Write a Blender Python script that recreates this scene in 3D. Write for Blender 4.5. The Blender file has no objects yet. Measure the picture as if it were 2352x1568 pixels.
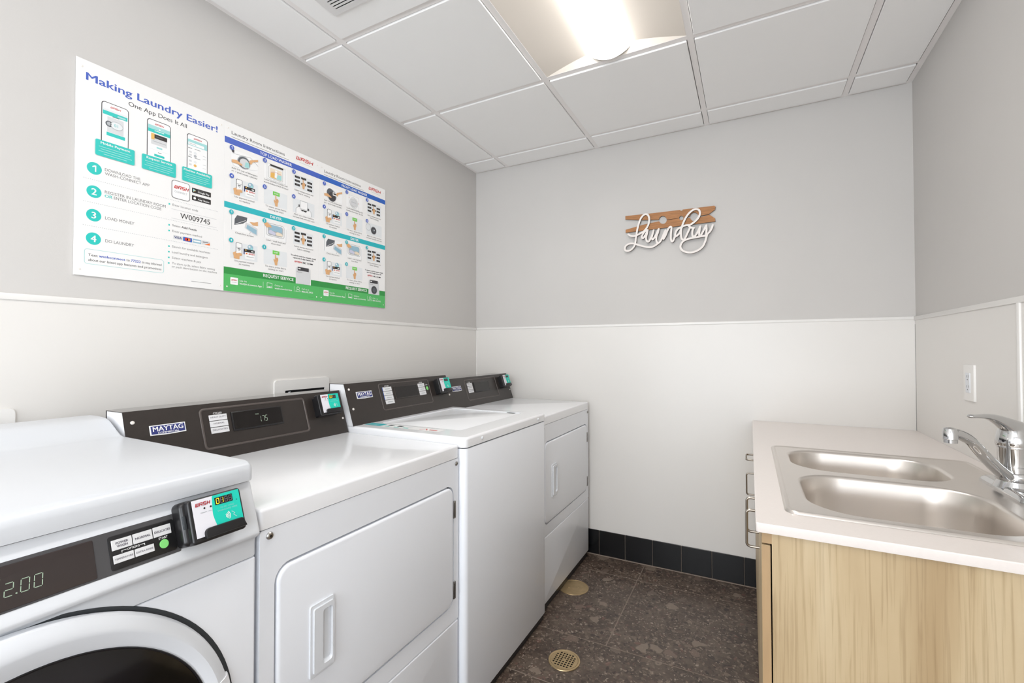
import bpy, bmesh, math, random
from mathutils import Vector, Matrix
random.seed(7)
SC = bpy.context.scene
COL = SC.collection

# ---------------------------------------------------------------- camera, world, light, exposure
cam_d = bpy.data.cameras.new('camera')
cam_d.sensor_width = 36.0
cam_d.lens = 36.0 * 1048.18 / 2352.0
cam_d.clip_start = 0.02
cam = bpy.data.objects.new('camera', cam_d)
COL.objects.link(cam)
_R = Vector((0.8870481, 0.46167469, -0.00146863))
_U = Vector((0.00857756, -0.01329998, 0.99987476))
_F = Vector((-0.46159733, 0.8869496, 0.01575776))
_M = Matrix((_R, _U, -_F)).transposed().to_4x4()
_M.translation = Vector((0, 0, 1.2226))
cam.matrix_world = _M
SC.camera = cam

w = bpy.data.worlds.new('world')
SC.world = w
w.use_nodes = True
w.node_tree.nodes['Background'].inputs[0].default_value = (0.75, 0.86, 1.0, 1)
w.node_tree.nodes['Background'].inputs[1].default_value = 0.25

SC.view_settings.view_transform = 'Standard'
SC.view_settings.look = 'None'
SC.view_settings.gamma = 1.0
SC.view_settings.use_curve_mapping = False
SC.view_settings.exposure = 0.09
LENS_STRENGTH = 13.0            # ceiling light over the aisle
ADDED_LENS_STRENGTH = 15.0          # extra ceiling lights, added unseen behind the camera
REAR_LIGHT_WATTS = 148.0            # added light filling an unseen opening behind the camera
SIDE_LIGHT_WATTS = 44.0             # added light from an invented side window behind the camera

la = bpy.data.lights.new('added_rear_light', 'AREA')
la.shape = 'RECTANGLE'; la.size = 2.1; la.size_y = 2.15
la.energy = REAR_LIGHT_WATTS; la.color = (0.90, 0.95, 1.0)
lo = bpy.data.objects.new('added_rear_light', la); COL.objects.link(lo)
lo.location = (-0.50, -4.15, 1.05); lo.rotation_euler = (math.radians(90 + 30), 0, 0)   # added light, tipped up to brighten the ceiling

wl = bpy.data.lights.new('added_side_light', 'AREA')
wl.shape = 'RECTANGLE'; wl.size = 1.45; wl.size_y = 1.25
wl.energy = SIDE_LIGHT_WATTS; wl.color = (0.86, 0.93, 1.0)
wo = bpy.data.objects.new('added_side_light', wl); COL.objects.link(wo)
wo.location = (0.84, -1.55, 1.55); wo.rotation_euler = (math.radians(90), 0, math.radians(90))  # added lamp to brighten the machine fronts and left wall

# ---------------------------------------------------------------- room dimensions (metres)
XL, XR, YB, YR = -1.664, 0.666, 2.665, -3.75
H = 2.4323
WAIN = 1.3656

# ---------------------------------------------------------------- materials
def lin(c):
    c = c / 255.0
    return c / 12.92 if c <= 0.04045 else ((c + 0.055) / 1.055) ** 2.4
def rgb(*c):
    return tuple(lin(x) for x in c) + (1.0,)
def pm(name, col, rough=0.5, metal=0.0, amp=0.02, scale=6.0, bump=0.0, bscale=200.0, coat=0.0, emit=0.0, spec=0.5, stretch=None):
    m = bpy.data.materials.new(name); m.use_nodes = True
    nt = m.node_tree; b = nt.nodes['Principled BSDF']
    c = rgb(*col)
    b.inputs['Roughness'].default_value = rough
    b.inputs['Metallic'].default_value = metal
    b.inputs['Coat Weight'].default_value = coat
    b.inputs['Specular IOR Level'].default_value = spec
    b.inputs['Base Color'].default_value = c
    tc = nt.nodes.new('ShaderNodeTexCoord')
    src = tc.outputs['Object']
    if stretch:
        mp = nt.nodes.new('ShaderNodeMapping'); mp.inputs['Scale'].default_value = stretch
        nt.links.new(src, mp.inputs['Vector']); src = mp.outputs['Vector']
    if amp > 0:
        n = nt.nodes.new('ShaderNodeTexNoise'); n.inputs['Scale'].default_value = scale
        n.inputs['Detail'].default_value = 3.0
        nt.links.new(src, n.inputs['Vector'])
        r = nt.nodes.new('ShaderNodeValToRGB')
        r.color_ramp.elements[0].position = 0.3; r.color_ramp.elements[1].position = 0.7
        r.color_ramp.elements[0].color = tuple(x * (1 - amp) for x in c[:3]) + (1,)
        r.color_ramp.elements[1].color = tuple(min(1, x * (1 + amp)) for x in c[:3]) + (1,)
        nt.links.new(n.outputs['Fac'], r.inputs['Fac'])
        nt.links.new(r.outputs['Color'], b.inputs['Base Color'])
    if bump > 0:
        n2 = nt.nodes.new('ShaderNodeTexNoise'); n2.inputs['Scale'].default_value = bscale
        n2.inputs['Detail'].default_value = 2.0
        nt.links.new(src, n2.inputs['Vector'])
        bp_ = nt.nodes.new('ShaderNodeBump'); bp_.inputs['Strength'].default_value = bump
        bp_.inputs['Distance'].default_value = 0.002
        nt.links.new(n2.outputs['Fac'], bp_.inputs['Height'])
        nt.links.new(bp_.outputs['Normal'], b.inputs['Normal'])
    if emit > 0:
        b.inputs['Emission Color'].default_value = c
        b.inputs['Emission Strength'].default_value = emit
    return m

M = {}
M['wall'] = pm('grey_wall_paint', (205, 202, 199), 0.75, amp=0.01, scale=3, bump=0.06, bscale=260)
M['wain'] = pm('white_wall_panel', (228, 225, 221), 0.35, amp=0.008, scale=2, bump=0.03, bscale=40)
M['trim'] = pm('white_plastic_trim', (238, 236, 233), 0.35, amp=0.01)
M['tile'] = pm('ceiling_tile', (251, 250, 249), 0.9, amp=0.006, scale=14, bump=0.10, bscale=420)
M['tee'] = pm('ceiling_grid_metal', (246, 242, 240), 0.45, amp=0.01)
M['void'] = pm('dark_gap', (18, 18, 20), 0.9, amp=0.05)
M['btile'] = pm('black_base_tile', (16, 17, 19), 0.26, amp=0.12, scale=5)
M['grout'] = pm('grey_grout', (142, 129, 118), 0.85, amp=0.10, scale=40)
M['enamel'] = pm('white_enamel', (246, 247, 250), 0.22, amp=0.006, scale=2, coat=0.25)
M['enamel_b'] = pm('white_enamel_front', (245, 248, 254), 0.32, amp=0.006, scale=2)
M['plast'] = pm('white_plastic', (228, 231, 236), 0.30, amp=0.006, scale=2)
M['lid'] = pm('white_plastic_lid', (214, 217, 222), 0.30, amp=0.006, scale=2)
M['brown'] = pm('brown_black_console', (50, 44, 41), 0.30, amp=0.05, scale=30)
M['brown_top'] = pm('brown_console_top', (62, 55, 51), 0.13, amp=0.05, scale=30, coat=0.4)
M['bead'] = pm('console_bead', (84, 76, 72), 0.28, amp=0.04)
M['grey_band'] = pm('charcoal_band', (74, 73, 75), 0.40, amp=0.04)
M['disp'] = pm('display_window', (24, 20, 19), 0.12, amp=0.05)
M['disp_w'] = pm('washer_display_window', (58, 50, 49), 0.14, amp=0.05)
M['black'] = pm('black_plastic', (26, 25, 27), 0.30, amp=0.06, scale=20)
M['gask'] = pm('dark_gasket', (58, 62, 66), 0.6, amp=0.05)
M['chrome'] = pm('chrome', (206, 206, 206), 0.09, 1.0, amp=0.01)
M['handle'] = pm('satin_nickel', (168, 160, 150), 0.28, 1.0, amp=0.02)
M['screw'] = pm('screw_steel', (176, 174, 172), 0.28, 1.0, amp=0.03)
M['pin'] = pm('white_screw_head', (232, 226, 220), 0.35, amp=0.01)
M['counter'] = pm('quartz_countertop', (238, 230, 225), 0.30, amp=0.012, scale=160)
M['edge_oak'] = pm('oak_edge', (176, 146, 108), 0.5, amp=0.08, scale=7, stretch=(8, 8, 0.8))
M['brass'] = pm('brass_drain', (196, 172, 132), 0.36, 0.75, amp=0.10, scale=30)
M['drain_dark'] = pm('drain_pit', (14, 10, 8), 0.9, amp=0.1)
M['refl'] = pm('troffer_reflector', (228, 220, 210), 0.55, amp=0.005)
M['vent'] = pm('vent_white', (228, 226, 225), 0.5, amp=0.01)
M['peg'] = pm('stained_peg_wood', (170, 116, 68), 0.55, amp=0.22, scale=6, stretch=(3, 12, 45))
M['letter'] = pm('white_painted_wood', (238, 231, 226), 0.5, amp=0.01)
M['letter_edge'] = pm('dark_plywood_edge', (92, 78, 68), 0.7, amp=0.08)
M['sheet'] = pm('sign_sheet', (240, 239, 238), 0.42, amp=0.004)
def ink(name, c, rough=0.45):
    return pm('ink_' + name, c, rough, amp=0.0)
I = {k: ink(k, c) for k, c in dict(
    blue=(66, 96, 190), band=(44, 98, 188), teal=(36, 196, 188), teal2=(36, 180, 190), green=(84, 184, 100), dgreen=(48, 146, 68),
    black=(34, 30, 30), grey=(120, 118, 118), lgrey=(214, 215, 217), mgrey=(176, 180, 184), red=(206, 44, 40), white=(244, 244, 244),
    skin=(222, 172, 122), skin2=(196, 138, 90), sky=(150, 186, 204), navy=(44, 52, 120), orange=(236, 120, 50), lteal=(160, 214, 214),
    lime=(116, 204, 84), dark=(64, 62, 66), dgrey=(88, 92, 98), pale=(228, 231, 233), cream=(236, 222, 200), lilac=(206, 206, 226), gold=(230, 180, 90),
    amber=(230, 196, 60), key=(222, 222, 224), startg=(134, 222, 124), tealr=(20, 208, 186), rdwhite=(232, 231, 238), dred=(176, 24, 40), shade=(96,92,104)).items()}
def glow(name, c, s):
    m = bpy.data.materials.new('glow_' + name); m.use_nodes = True
    nt = m.node_tree; b = nt.nodes['Principled BSDF']
    b.inputs['Base Color'].default_value = rgb(*c)
    b.inputs['Emission Color'].default_value = rgb(*c)
    b.inputs['Emission Strength'].default_value = s
    return m
I['seg'] = glow('green_digits', (150, 168, 148), 0.22)
I['segy'] = glow('yellow_digits', (246, 228, 40), 0.4)
I['segoff'] = ink('dim_segments', (104, 104, 108))
def lens_mat(name, s):
    m = bpy.data.materials.new(name); m.use_nodes = True
    q = m.node_tree.nodes['Principled BSDF']
    q.inputs['Base Color'].default_value = (0.9, 0.88, 0.84, 1)
    q.inputs['Emission Color'].default_value = (1.0, 0.972, 0.935, 1)
    q.inputs['Emission Strength'].default_value = s
    return m
M['lens'] = lens_mat('troffer_lens', LENS_STRENGTH)
M['added_lens'] = lens_mat('added_troffer_lens', ADDED_LENS_STRENGTH)

def floor_mat():
    m = bpy.data.materials.new('brown_terrazzo'); m.use_nodes = True
    nt = m.node_tree; N = nt.nodes; L = nt.links; b = N['Principled BSDF']
    b.inputs['Roughness'].default_value = 0.34
    tc = N.new('ShaderNodeTexCoord')
    wob = N.new('ShaderNodeTexNoise'); wob.inputs['Scale'].default_value = 28; wob.inputs['Detail'].default_value = 4
    L.new(tc.outputs['Object'], wob.inputs['Vector'])
    mx = N.new('ShaderNodeMix'); mx.data_type = 'VECTOR'; mx.inputs['Factor'].default_value = 0.030
    L.new(tc.outputs['Object'], mx.inputs['A']); L.new(wob.outputs['Color'], mx.inputs['B'])
    base = N.new('ShaderNodeTexNoise'); base.inputs['Scale'].default_value = 9; base.inputs['Detail'].default_value = 8
    L.new(tc.outputs['Object'], base.inputs['Vector'])
    rb = N.new('ShaderNodeValToRGB'); e = rb.color_ramp.elements
    e[0].position = 0.28; e[0].color = rgb(66, 54, 47); e[1].position = 0.72; e[1].color = rgb(104, 91, 80)
    k = e.new(0.5); k.color = rgb(84, 71, 62)
    L.new(base.outputs['Fac'], rb.inputs['Fac'])
    col = rb.outputs['Color']
    def layer(col, scale, thr, edge, fac, stops):
        v = N.new('ShaderNodeTexVoronoi'); v.inputs['Scale'].default_value = scale
        L.new(mx.outputs['Result'], v.inputs['Vector'])
        sep = N.new('ShaderNodeSeparateColor'); L.new(v.outputs['Color'], sep.inputs['Color'])
        g1 = N.new('ShaderNodeMath'); g1.operation = 'GREATER_THAN'; g1.inputs[1].default_value = thr
        L.new(sep.outputs['Red'], g1.inputs[0])
        v2 = N.new('ShaderNodeTexVoronoi'); v2.feature = 'DISTANCE_TO_EDGE'; v2.inputs['Scale'].default_value = scale
        L.new(mx.outputs['Result'], v2.inputs['Vector'])
        jit = N.new('ShaderNodeMath'); jit.operation = 'MULTIPLY'; jit.inputs[1].default_value = edge * 1.6
        L.new(sep.outputs['Blue'], jit.inputs[0])
        sm = N.new('ShaderNodeMath'); sm.operation = 'SUBTRACT'
        L.new(v2.outputs['Distance'], sm.inputs[0]); L.new(jit.outputs[0], sm.inputs[1])
        ss = N.new('ShaderNodeMapRange'); ss.inputs['From Min'].default_value = 0.0; ss.inputs['From Max'].default_value = 0.05
        ss.inputs['To Max'].default_value = fac
        L.new(sm.outputs[0], ss.inputs['Value'])
        mu = N.new('ShaderNodeMath'); mu.operation = 'MULTIPLY'
        L.new(g1.outputs[0], mu.inputs[0]); L.new(ss.outputs['Result'], mu.inputs[1])
        cr = N.new('ShaderNodeValToRGB'); cr.color_ramp.interpolation = 'CONSTANT'
        while len(cr.color_ramp.elements) < len(stops): cr.color_ramp.elements.new(0.99)
        for i, (p, c) in enumerate(stops):
            cr.color_ramp.elements[i].position = p; cr.color_ramp.elements[i].color = rgb(*c)
        L.new(sep.outputs['Green'], cr.inputs['Fac'])
        mm = N.new('ShaderNodeMix'); mm.data_type = 'RGBA'
        L.new(mu.outputs[0], mm.inputs['Factor']); L.new(col, mm.inputs['A']); L.new(cr.outputs['Color'], mm.inputs['B'])
        return mm.outputs['Result']
    col = layer(col, 85, 0.15, 0.10, 0.55, [(0, (56, 45, 39)), (0.2, (104, 90, 79)), (0.5, (84, 71, 62)), (0.75, (118, 102, 90)), (0.9, (92, 68, 61))])
    col = layer(col, 48, 0.72, 0.16, 0.75, [(0, (46, 38, 34)), (0.25, (122, 107, 95)), (0.55, (102, 84, 74)), (0.8, (114, 82, 74)), (0.9, (138, 124, 111))])
    col = layer(col, 130, 0.80, 0.14, 0.85, [(0, (148, 133, 120)), (0.4, (132, 116, 103)), (0.7, (164, 150, 136)), (0.88, (36, 30, 28))])
    col = layer(col, 22, 0.90, 0.18, 0.8, [(0, (138, 124, 111)), (0.45, (122, 104, 93)), (0.75, (112, 98, 88))])
    L.new(col, b.inputs['Base Color'])
    return m
M['floor'] = floor_mat()

def wood_mat(name, tint=1.0):
    m = bpy.data.materials.new(name); m.use_nodes = True
    nt = m.node_tree; N = nt.nodes; L = nt.links; b = N['Principled BSDF']
    b.inputs['Roughness'].default_value = 0.48
    tc = N.new('ShaderNodeTexCoord')
    def noise(sc, detail, dist=0.0, scale=1.0):
        mp = N.new('ShaderNodeMapping'); mp.inputs['Scale'].default_value = sc
        L.new(tc.outputs['Object'], mp.inputs['Vector'])
        n = N.new('ShaderNodeTexNoise'); n.inputs['Scale'].default_value = scale; n.inputs['Detail'].default_value = detail
        n.inputs['Distortion'].default_value = dist
        L.new(mp.outputs['Vector'], n.inputs['Vector'])
        return n.outputs['Fac']
    r1 = N.new('ShaderNodeValToRGB'); e = r1.color_ramp.elements
    e[0].position = 0.32; e[0].color = rgb(174, 149, 112); e[1].position = 0.68; e[1].color = rgb(208, 190, 158)
    k = e.new(0.5); k.color = rgb(194, 172, 136)
    L.new(noise((7, 7, 0.8), 6, 0.6), r1.inputs['Fac'])
    r2 = N.new('ShaderNodeValToRGB'); e = r2.color_ramp.elements
    e[0].position = 0.36; e[0].color = (0.74, 0.70, 0.64, 1); e[1].position = 0.50; e[1].color = (1, 1, 1, 1)
    L.new(noise((170, 170, 4.0), 5, 0.3), r2.inputs['Fac'])
    mm = N.new('ShaderNodeMix'); mm.data_type = 'RGBA'; mm.blend_type = 'MULTIPLY'; mm.inputs['Factor'].default_value = 0.7
    L.new(r1.outputs['Color'], mm.inputs['A']); L.new(r2.outputs['Color'], mm.inputs['B'])
    r3 = N.new('ShaderNodeValToRGB'); e = r3.color_ramp.elements
    e[0].position = 0.27; e[0].color = (0.55, 0.46, 0.36, 1); e[1].position = 0.36; e[1].color = (1, 1, 1, 1)
    L.new(noise((26, 26, 2.2), 3, 1.2), r3.inputs['Fac'])
    m2 = N.new('ShaderNodeMix'); m2.data_type = 'RGBA'; m2.blend_type = 'MULTIPLY'; m2.inputs['Factor'].default_value = 0.4
    L.new(mm.outputs['Result'], m2.inputs['A']); L.new(r3.outputs['Color'], m2.inputs['B'])
    L.new(m2.outputs['Result'], b.inputs['Base Color'])
    return m
M['oak'] = wood_mat('light_oak_laminate')

def steel_mat():
    m = bpy.data.materials.new('brushed_stainless'); m.use_nodes = True
    nt = m.node_tree; N = nt.nodes; L = nt.links; b = N['Principled BSDF']
    b.inputs['Metallic'].default_value = 1.0
    b.inputs['Base Color'].default_value = rgb(226, 220, 214)
    tc = N.new('ShaderNodeTexCoord'); mp = N.new('ShaderNodeMapping'); mp.inputs['Scale'].default_value = (6, 420, 60)
    L.new(tc.outputs['Object'], mp.inputs['Vector'])
    n = N.new('ShaderNodeTexNoise'); n.inputs['Scale'].default_value = 1.0; n.inputs['Detail'].default_value = 4
    L.new(mp.outputs['Vector'], n.inputs['Vector'])
    mr = N.new('ShaderNodeMapRange'); mr.inputs['To Min'].default_value = 0.27; mr.inputs['To Max'].default_value = 0.38
    L.new(n.outputs['Fac'], mr.inputs['Value']); L.new(mr.outputs['Result'], b.inputs['Roughness'])
    return m
M['steel'] = steel_mat()

def glass_mat():
    m = bpy.data.materials.new('dark_door_glass'); m.use_nodes = True
    nt = m.node_tree; N = nt.nodes; L = nt.links; b = N['Principled BSDF']
    b.inputs['Roughness'].default_value = 0.08
    tc = N.new('ShaderNodeTexCoord')
    n = N.new('ShaderNodeTexNoise'); n.inputs['Scale'].default_value = 7; n.inputs['Detail'].default_value = 6
    L.new(tc.outputs['Object'], n.inputs['Vector'])
    r = N.new('ShaderNodeValToRGB'); e = r.color_ramp.elements
    e[0].position = 0.35; e[0].color = rgb(8, 9, 9); e[1].position = 0.7; e[1].color = rgb(34, 32, 36)
    L.new(n.outputs['Fac'], r.inputs['Fac']); L.new(r.outputs['Color'], b.inputs['Base Color'])
    return m
M['glass'] = glass_mat()

# ---------------------------------------------------------------- geometry helpers
class Fr:
    """local frame: a along r, b along u, c along n"""
    def __init__(s, o, r, u):
        s.o = Vector(o); s.r = Vector(r).normalized(); s.u = Vector(u).normalized(); s.n = s.r.cross(s.u).normalized()
    def __call__(s, a, b, c=0.0):
        return s.o + s.r * a + s.u * b + s.n * c
    def off(s, a, b, c=0.0):
        f = Fr(s.o, s.r, s.u); f.o = s(a, b, c); return f
WORLD = Fr((0, 0, 0), (1, 0, 0), (0, 1, 0))

def rrect(a0, a1, b0, b1, r, n=6):
    if r <= 0: return [(a0, b0), (a1, b0), (a1, b1), (a0, b1)]
    r = min(r, (a1 - a0) / 2 - 1e-6, (b1 - b0) / 2 - 1e-6)
    out = []
    for cx, cy, t0 in ((a1 - r, b0 + r, -90), (a1 - r, b1 - r, 0), (a0 + r, b1 - r, 90), (a0 + r, b0 + r, 180)):
        for i in range(n + 1):
            t = math.radians(t0 + 90 * i / n)
            out.append((cx + r * math.cos(t), cy + r * math.sin(t)))
    return out
def circ(cx, cy, r, n=32, ry=None):
    ry = ry or r
    return [(cx + r * math.cos(2 * math.pi * i / n), cy + ry * math.sin(2 * math.pi * i / n)) for i in range(n)]
def smooth(pts, k=5, closed=False):
    P = [Vector((p[0], p[1])) for p in pts]; n = len(P); out = []
    for i in range(n - 1):
        p0 = P[max(i - 1, 0)]; p1 = P[i]; p2 = P[i + 1]; p3 = P[min(i + 2, n - 1)]
        for j in range(k):
            t = j / k
            q = 0.5 * ((2 * p1) + (p2 - p0) * t + (2 * p0 - 5 * p1 + 4 * p2 - p3) * t * t + (3 * p1 - p0 - 3 * p2 + p3) * t ** 3)
            out.append((q.x, q.y))
    out.append((P[-1].x, P[-1].y))
    return out

_TXT = {}
def text2d(s, bold=False):
    key = s
    if key in _TXT: return _TXT[key]
    cu = bpy.data.curves.new('t', 'FONT'); cu.body = s; cu.size = 1.0; cu.resolution_u = 3
    ob = bpy.data.objects.new('t', cu); COL.objects.link(ob)
    dg = bpy.context.evaluated_depsgraph_get()
    me = bpy.data.meshes.new_from_object(ob.evaluated_get(dg))
    vs = [(v.co.x, v.co.y) for v in me.vertices]; fs = [tuple(p.vertices) for p in me.polygons]
    bpy.data.objects.remove(ob); bpy.data.curves.remove(cu); bpy.data.meshes.remove(me)
    _TXT[key] = (vs, fs); return vs, fs
_h = text2d('H'); CAP = max(v[1] for v in _h[0])

class MB:
    def __init__(s): s.v = []; s.f = []; s.mi = []; s.mats = []
    def m(s, mat):
        if mat not in s.mats: s.mats.append(mat)
        return s.mats.index(mat)
    def raw(s, vs, fs, mat):
        k = len(s.v); i = s.m(mat)
        s.v += [tuple(v) for v in vs]
        for f in fs: s.f.append(tuple(j + k for j in f)); s.mi.append(i)
    def bm(s, bm, fr, mat):
        bm.verts.ensure_lookup_table(); bm.verts.index_update()
        s.raw([fr(*v.co) for v in bm.verts], [[v.index for v in f.verts] for f in bm.faces], mat)
        bm.free()
    def box(s, x0, x1, y0, y1, z0, z1, mat, bev=0.0, seg=2, fr=WORLD):
        bm = bmesh.new(); bmesh.ops.create_cube(bm, size=1.0)
        for v in bm.verts:
            v.co = Vector(((x0 + x1) / 2 + v.co.x * (x1 - x0), (y0 + y1) / 2 + v.co.y * (y1 - y0), (z0 + z1) / 2 + v.co.z * (z1 - z0)))
        if bev > 0: bmesh.ops.bevel(bm, geom=bm.edges[:], offset=bev, segments=seg, affect='EDGES', profile=0.5, clamp_overlap=True)
        s.bm(bm, fr, mat)
    def prism(s, fr, poly, c0, c1, mat, bev=0.0, seg=2, side=None, both=False):
        bm = bmesh.new()
        lo_ = [bm.verts.new((a, b, c0)) for a, b in poly]; hi = [bm.verts.new((a, b, c1)) for a, b in poly]
        n = len(poly)
        top = bm.faces.new(hi); bot = bm.faces.new(lo_[::-1])
        for i in range(n): bm.faces.new((lo_[i], lo_[(i + 1) % n], hi[(i + 1) % n], hi[i]))
        bmesh.ops.recalc_face_normals(bm, faces=bm.faces[:])
        if bev > 0:
            ed = list(top.edges) + (list(bot.edges) if both else [])
            bmesh.ops.bevel(bm, geom=ed, offset=bev, segments=seg, affect='EDGES', profile=0.5, clamp_overlap=True)
        if side is None: s.bm(bm, fr, mat)
        else:
            bm.verts.index_update()
            vs = [fr(*v.co) for v in bm.verts]; tz = c1 - 1e-6
            fa = [[v.index for v in f.verts] for f in bm.faces if min(v.co.z for v in f.verts) >= tz]
            fb = [[v.index for v in f.verts] for f in bm.faces if min(v.co.z for v in f.verts) < tz]
            bm.free(); s.raw(vs, fa, mat); s.raw(vs, fb, side)
    def holes(s, fr, outer, hs, c0, c1, mat, inner=None):
        bm = bmesh.new(); loops = []
        for lp in [outer] + hs:
            vv = [bm.verts.new((a, b, c1)) for a, b in lp]
            loops.append(vv)
            for i in range(len(vv)): bm.edges.new((vv[i], vv[(i + 1) % len(vv)]))
        bmesh.ops.triangle_fill(bm, edges=bm.edges[:], use_beauty=True)
        fs = list(bm.faces)
        mp = {}
        for lp in loops:
            for v in lp: mp[v] = bm.verts.new((v.co.x, v.co.y, c0))
        for f in fs: bm.faces.new([mp[v] for v in f.verts][::-1])
        for lp in loops:
            for i in range(len(lp)):
                a, b = lp[i], lp[(i + 1) % len(lp)]
                bm.faces.new((a, b, mp[b], mp[a]))
        bmesh.ops.recalc_face_normals(bm, faces=bm.faces[:])
        s.bm(bm, fr, mat)
    def flat(s, fr, poly, c, mat):
        s.raw([fr(a, b, c) for a, b in poly], [tuple(range(len(poly)))], mat)
    def rect(s, fr, a0, a1, b0, b1, c, mat, r=0.0):
        s.flat(fr, rrect(a0, a1, b0, b1, r, 4) if r else [(a0, b0), (a1, b0), (a1, b1), (a0, b1)], c, mat)
    def frame(s, fr, a0, a1, b0, b1, t, c, mat, r=0.0):
        o = rrect(a0, a1, b0, b1, r, 4) if r else [(a0, b0), (a1, b0), (a1, b1), (a0, b1)]
        i = rrect(a0 + t, a1 - t, b0 + t, b1 - t, max(r - t, 0.0002), 4) if r else [(a0 + t, b0 + t), (a1 - t, b0 + t), (a1 - t, b1 - t), (a0 + t, b1 - t)]
        s.ring(fr, o, i, c, mat)
    def ring(s, fr, o, i, c, mat):
        n = len(o); vs = [fr(a, b, c) for a, b in o] + [fr(a, b, c) for a, b in i]
        s.raw(vs, [(k, (k + 1) % n, n + (k + 1) % n, n + k) for k in range(n)], mat)
    def line(s, fr, pts, wd, c, mat, closed=False):
        if closed: pts = list(pts) + [pts[0]]
        for n_, ((a0, b0), (a1, b1)) in enumerate(zip(pts, pts[1:])):
            d = Vector((a1 - a0, b1 - b0)); l = d.length
            if l < 1e-9: continue
            d /= l; nx, ny = -d.y * wd / 2, d.x * wd / 2; ex, ey = d.x * wd * 0.35, d.y * wd * 0.35
            s.flat(fr, [(a0 + nx - ex, b0 + ny - ey), (a0 - nx - ex, b0 - ny - ey), (a1 - nx + ex, b1 - ny + ey), (a1 + nx + ex, b1 + ny + ey)], c + n_ * .00001, mat)
    def text(s, fr, st, a, b, cap, c, mat, w=None, al='L', bold=False, sh=0.0):
        if st == '1':
            ck = cap; x_ = {'L': a + ck * .2, 'C': a, 'R': a - ck * .2}[al]; q = ck * (.11 if bold else .06)
            s.flat(fr, [(x_ + q - .04 * ck, b), (x_ + q + .16 * ck - .04 * ck, b), (x_ + .12 * ck + q, b + ck), (x_ + q * .2, b + ck), (x_ - .26 * ck, b + .80 * ck), (x_ - .26 * ck, b + .62 * ck), (x_ + q - .04 * ck, b + .76 * ck)], c, mat); return
        vs, fs = text2d(st)
        if not vs: return
        x0 = min(v[0] for v in vs); x1 = max(v[0] for v in vs)
        k = cap / CAP; kx = (w / (x1 - x0)) if w else k
        W = (x1 - x0) * kx
        o = {'L': a, 'C': a - W / 2, 'R': a - W}[al]
        for n_, (q, e) in enumerate(((0, 0),) if not bold else ((-.020, 0), (.020, 0), (0, .009), (0, -.009))):
            s.raw([fr(o + (x - x0) * kx + q * kx + sh * y * k, b + (y + e) * k, c + n_ * .00003) for x, y in vs], fs, mat)
    def logo(s, fr, a, b, cap, wd, c, mat, t=0.2):
        """squared slanted WASH lettering"""
        W_ = wd / 4.6; g = W_ * 0.2; sh = 0.22 * cap
        L = [[[(0, 1), (0, 0), (1, 0), (1, 1)], [(.5, 0), (.5, 1)]], [[(0, 0), (0, 1), (1, 1), (1, 0)], [(0, .42), (1, .42)]],
             [[(1, 1), (0, 1), (0, .52), (1, .48), (1, 0), (0, 0)]], [[(0, 0), (0, 1)], [(1, 0), (1, 1)], [(0, .5), (1, .5)]]]
        tt = cap * t
        for i, paths in enumerate(L):
            ox = a + i * (W_ + g)
            for p in paths:
                s.line(fr, [(ox + tt / 2 + x * (W_ - tt) + sh * y, b + tt / 2 + y * (cap - tt)) for x, y in p], tt, c, mat)
    def seg7(s, fr, ch, a, b, wd, h, t, c, on, off=None, sh=0.08):
        S = {'0': 'abcdef', '1': 'bc', '2': 'abged', '5': 'afgcd', '7': 'abc', '8': 'abcdefg', ' ': ''}
        P = dict(a=((0, 1), (1, 1)), b=((1, 1), (1, .5)), c=((1, .5), (1, 0)), d=((0, 0), (1, 0)), e=((0, .5), (0, 0)), f=((0, 1), (0, .5)), g=((0, .5), (1, .5)))
        for k, (p, q) in P.items():
            mt = on if k in S[ch] else off
            if mt is None: continue
            f = lambda u: (a + u[0] * wd + sh * u[1] * h, b + u[1] * h)
            p_, q_ = f(p), f(q); e = 0.12
            p2 = (p_[0] + (q_[0] - p_[0]) * e, p_[1] + (q_[1] - p_[1]) * e); q2 = (q_[0] + (p_[0] - q_[0]) * e, q_[1] + (p_[1] - q_[1]) * e)
            s.line(fr, [p2, q2], t, c, mt)
    def tube(s, path, r, mat, seg=12, flat=None):
        P = [Vector(p) for p in path]; n = len(P)
        R = r if isinstance(r, (list, tuple)) else [r] * n
        rings = []; up = Vector((0, 0, 1))
        prev = None
        for i in range(n):
            t = (P[min(i + 1, n - 1)] - P[max(i - 1, 0)]).normalized()
            if prev is None:
                x = t.cross(up) if abs(t.dot(up)) < 0.95 else t.cross(Vector((0, 1, 0)))
            else: x = prev - t * prev.dot(t)
            x.normalize(); y = t.cross(x).normalized(); prev = x
            fy = flat[i] if isinstance(flat, (list, tuple)) else (flat or 1.0)
            rings.append([P[i] + x * R[i] * math.cos(2 * math.pi * j / seg) + y * R[i] * fy * math.sin(2 * math.pi * j / seg) for j in range(seg)])
        s.loft(rings, mat, True)
    def loft(s, rings, mat, caps=False):
        n = len(rings[0]); vs = [v for r in rings for v in r]; fs = []
        for i in range(len(rings) - 1):
            for j in range(n):
                fs.append((i * n + j, i * n + (j + 1) % n, (i + 1) * n + (j + 1) % n, (i + 1) * n + j))
        if caps:
            fs.append(tuple(range(n))[::-1]); fs.append(tuple((len(rings) - 1) * n + j for j in range(n)))
        s.raw(vs, fs, mat)
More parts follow.
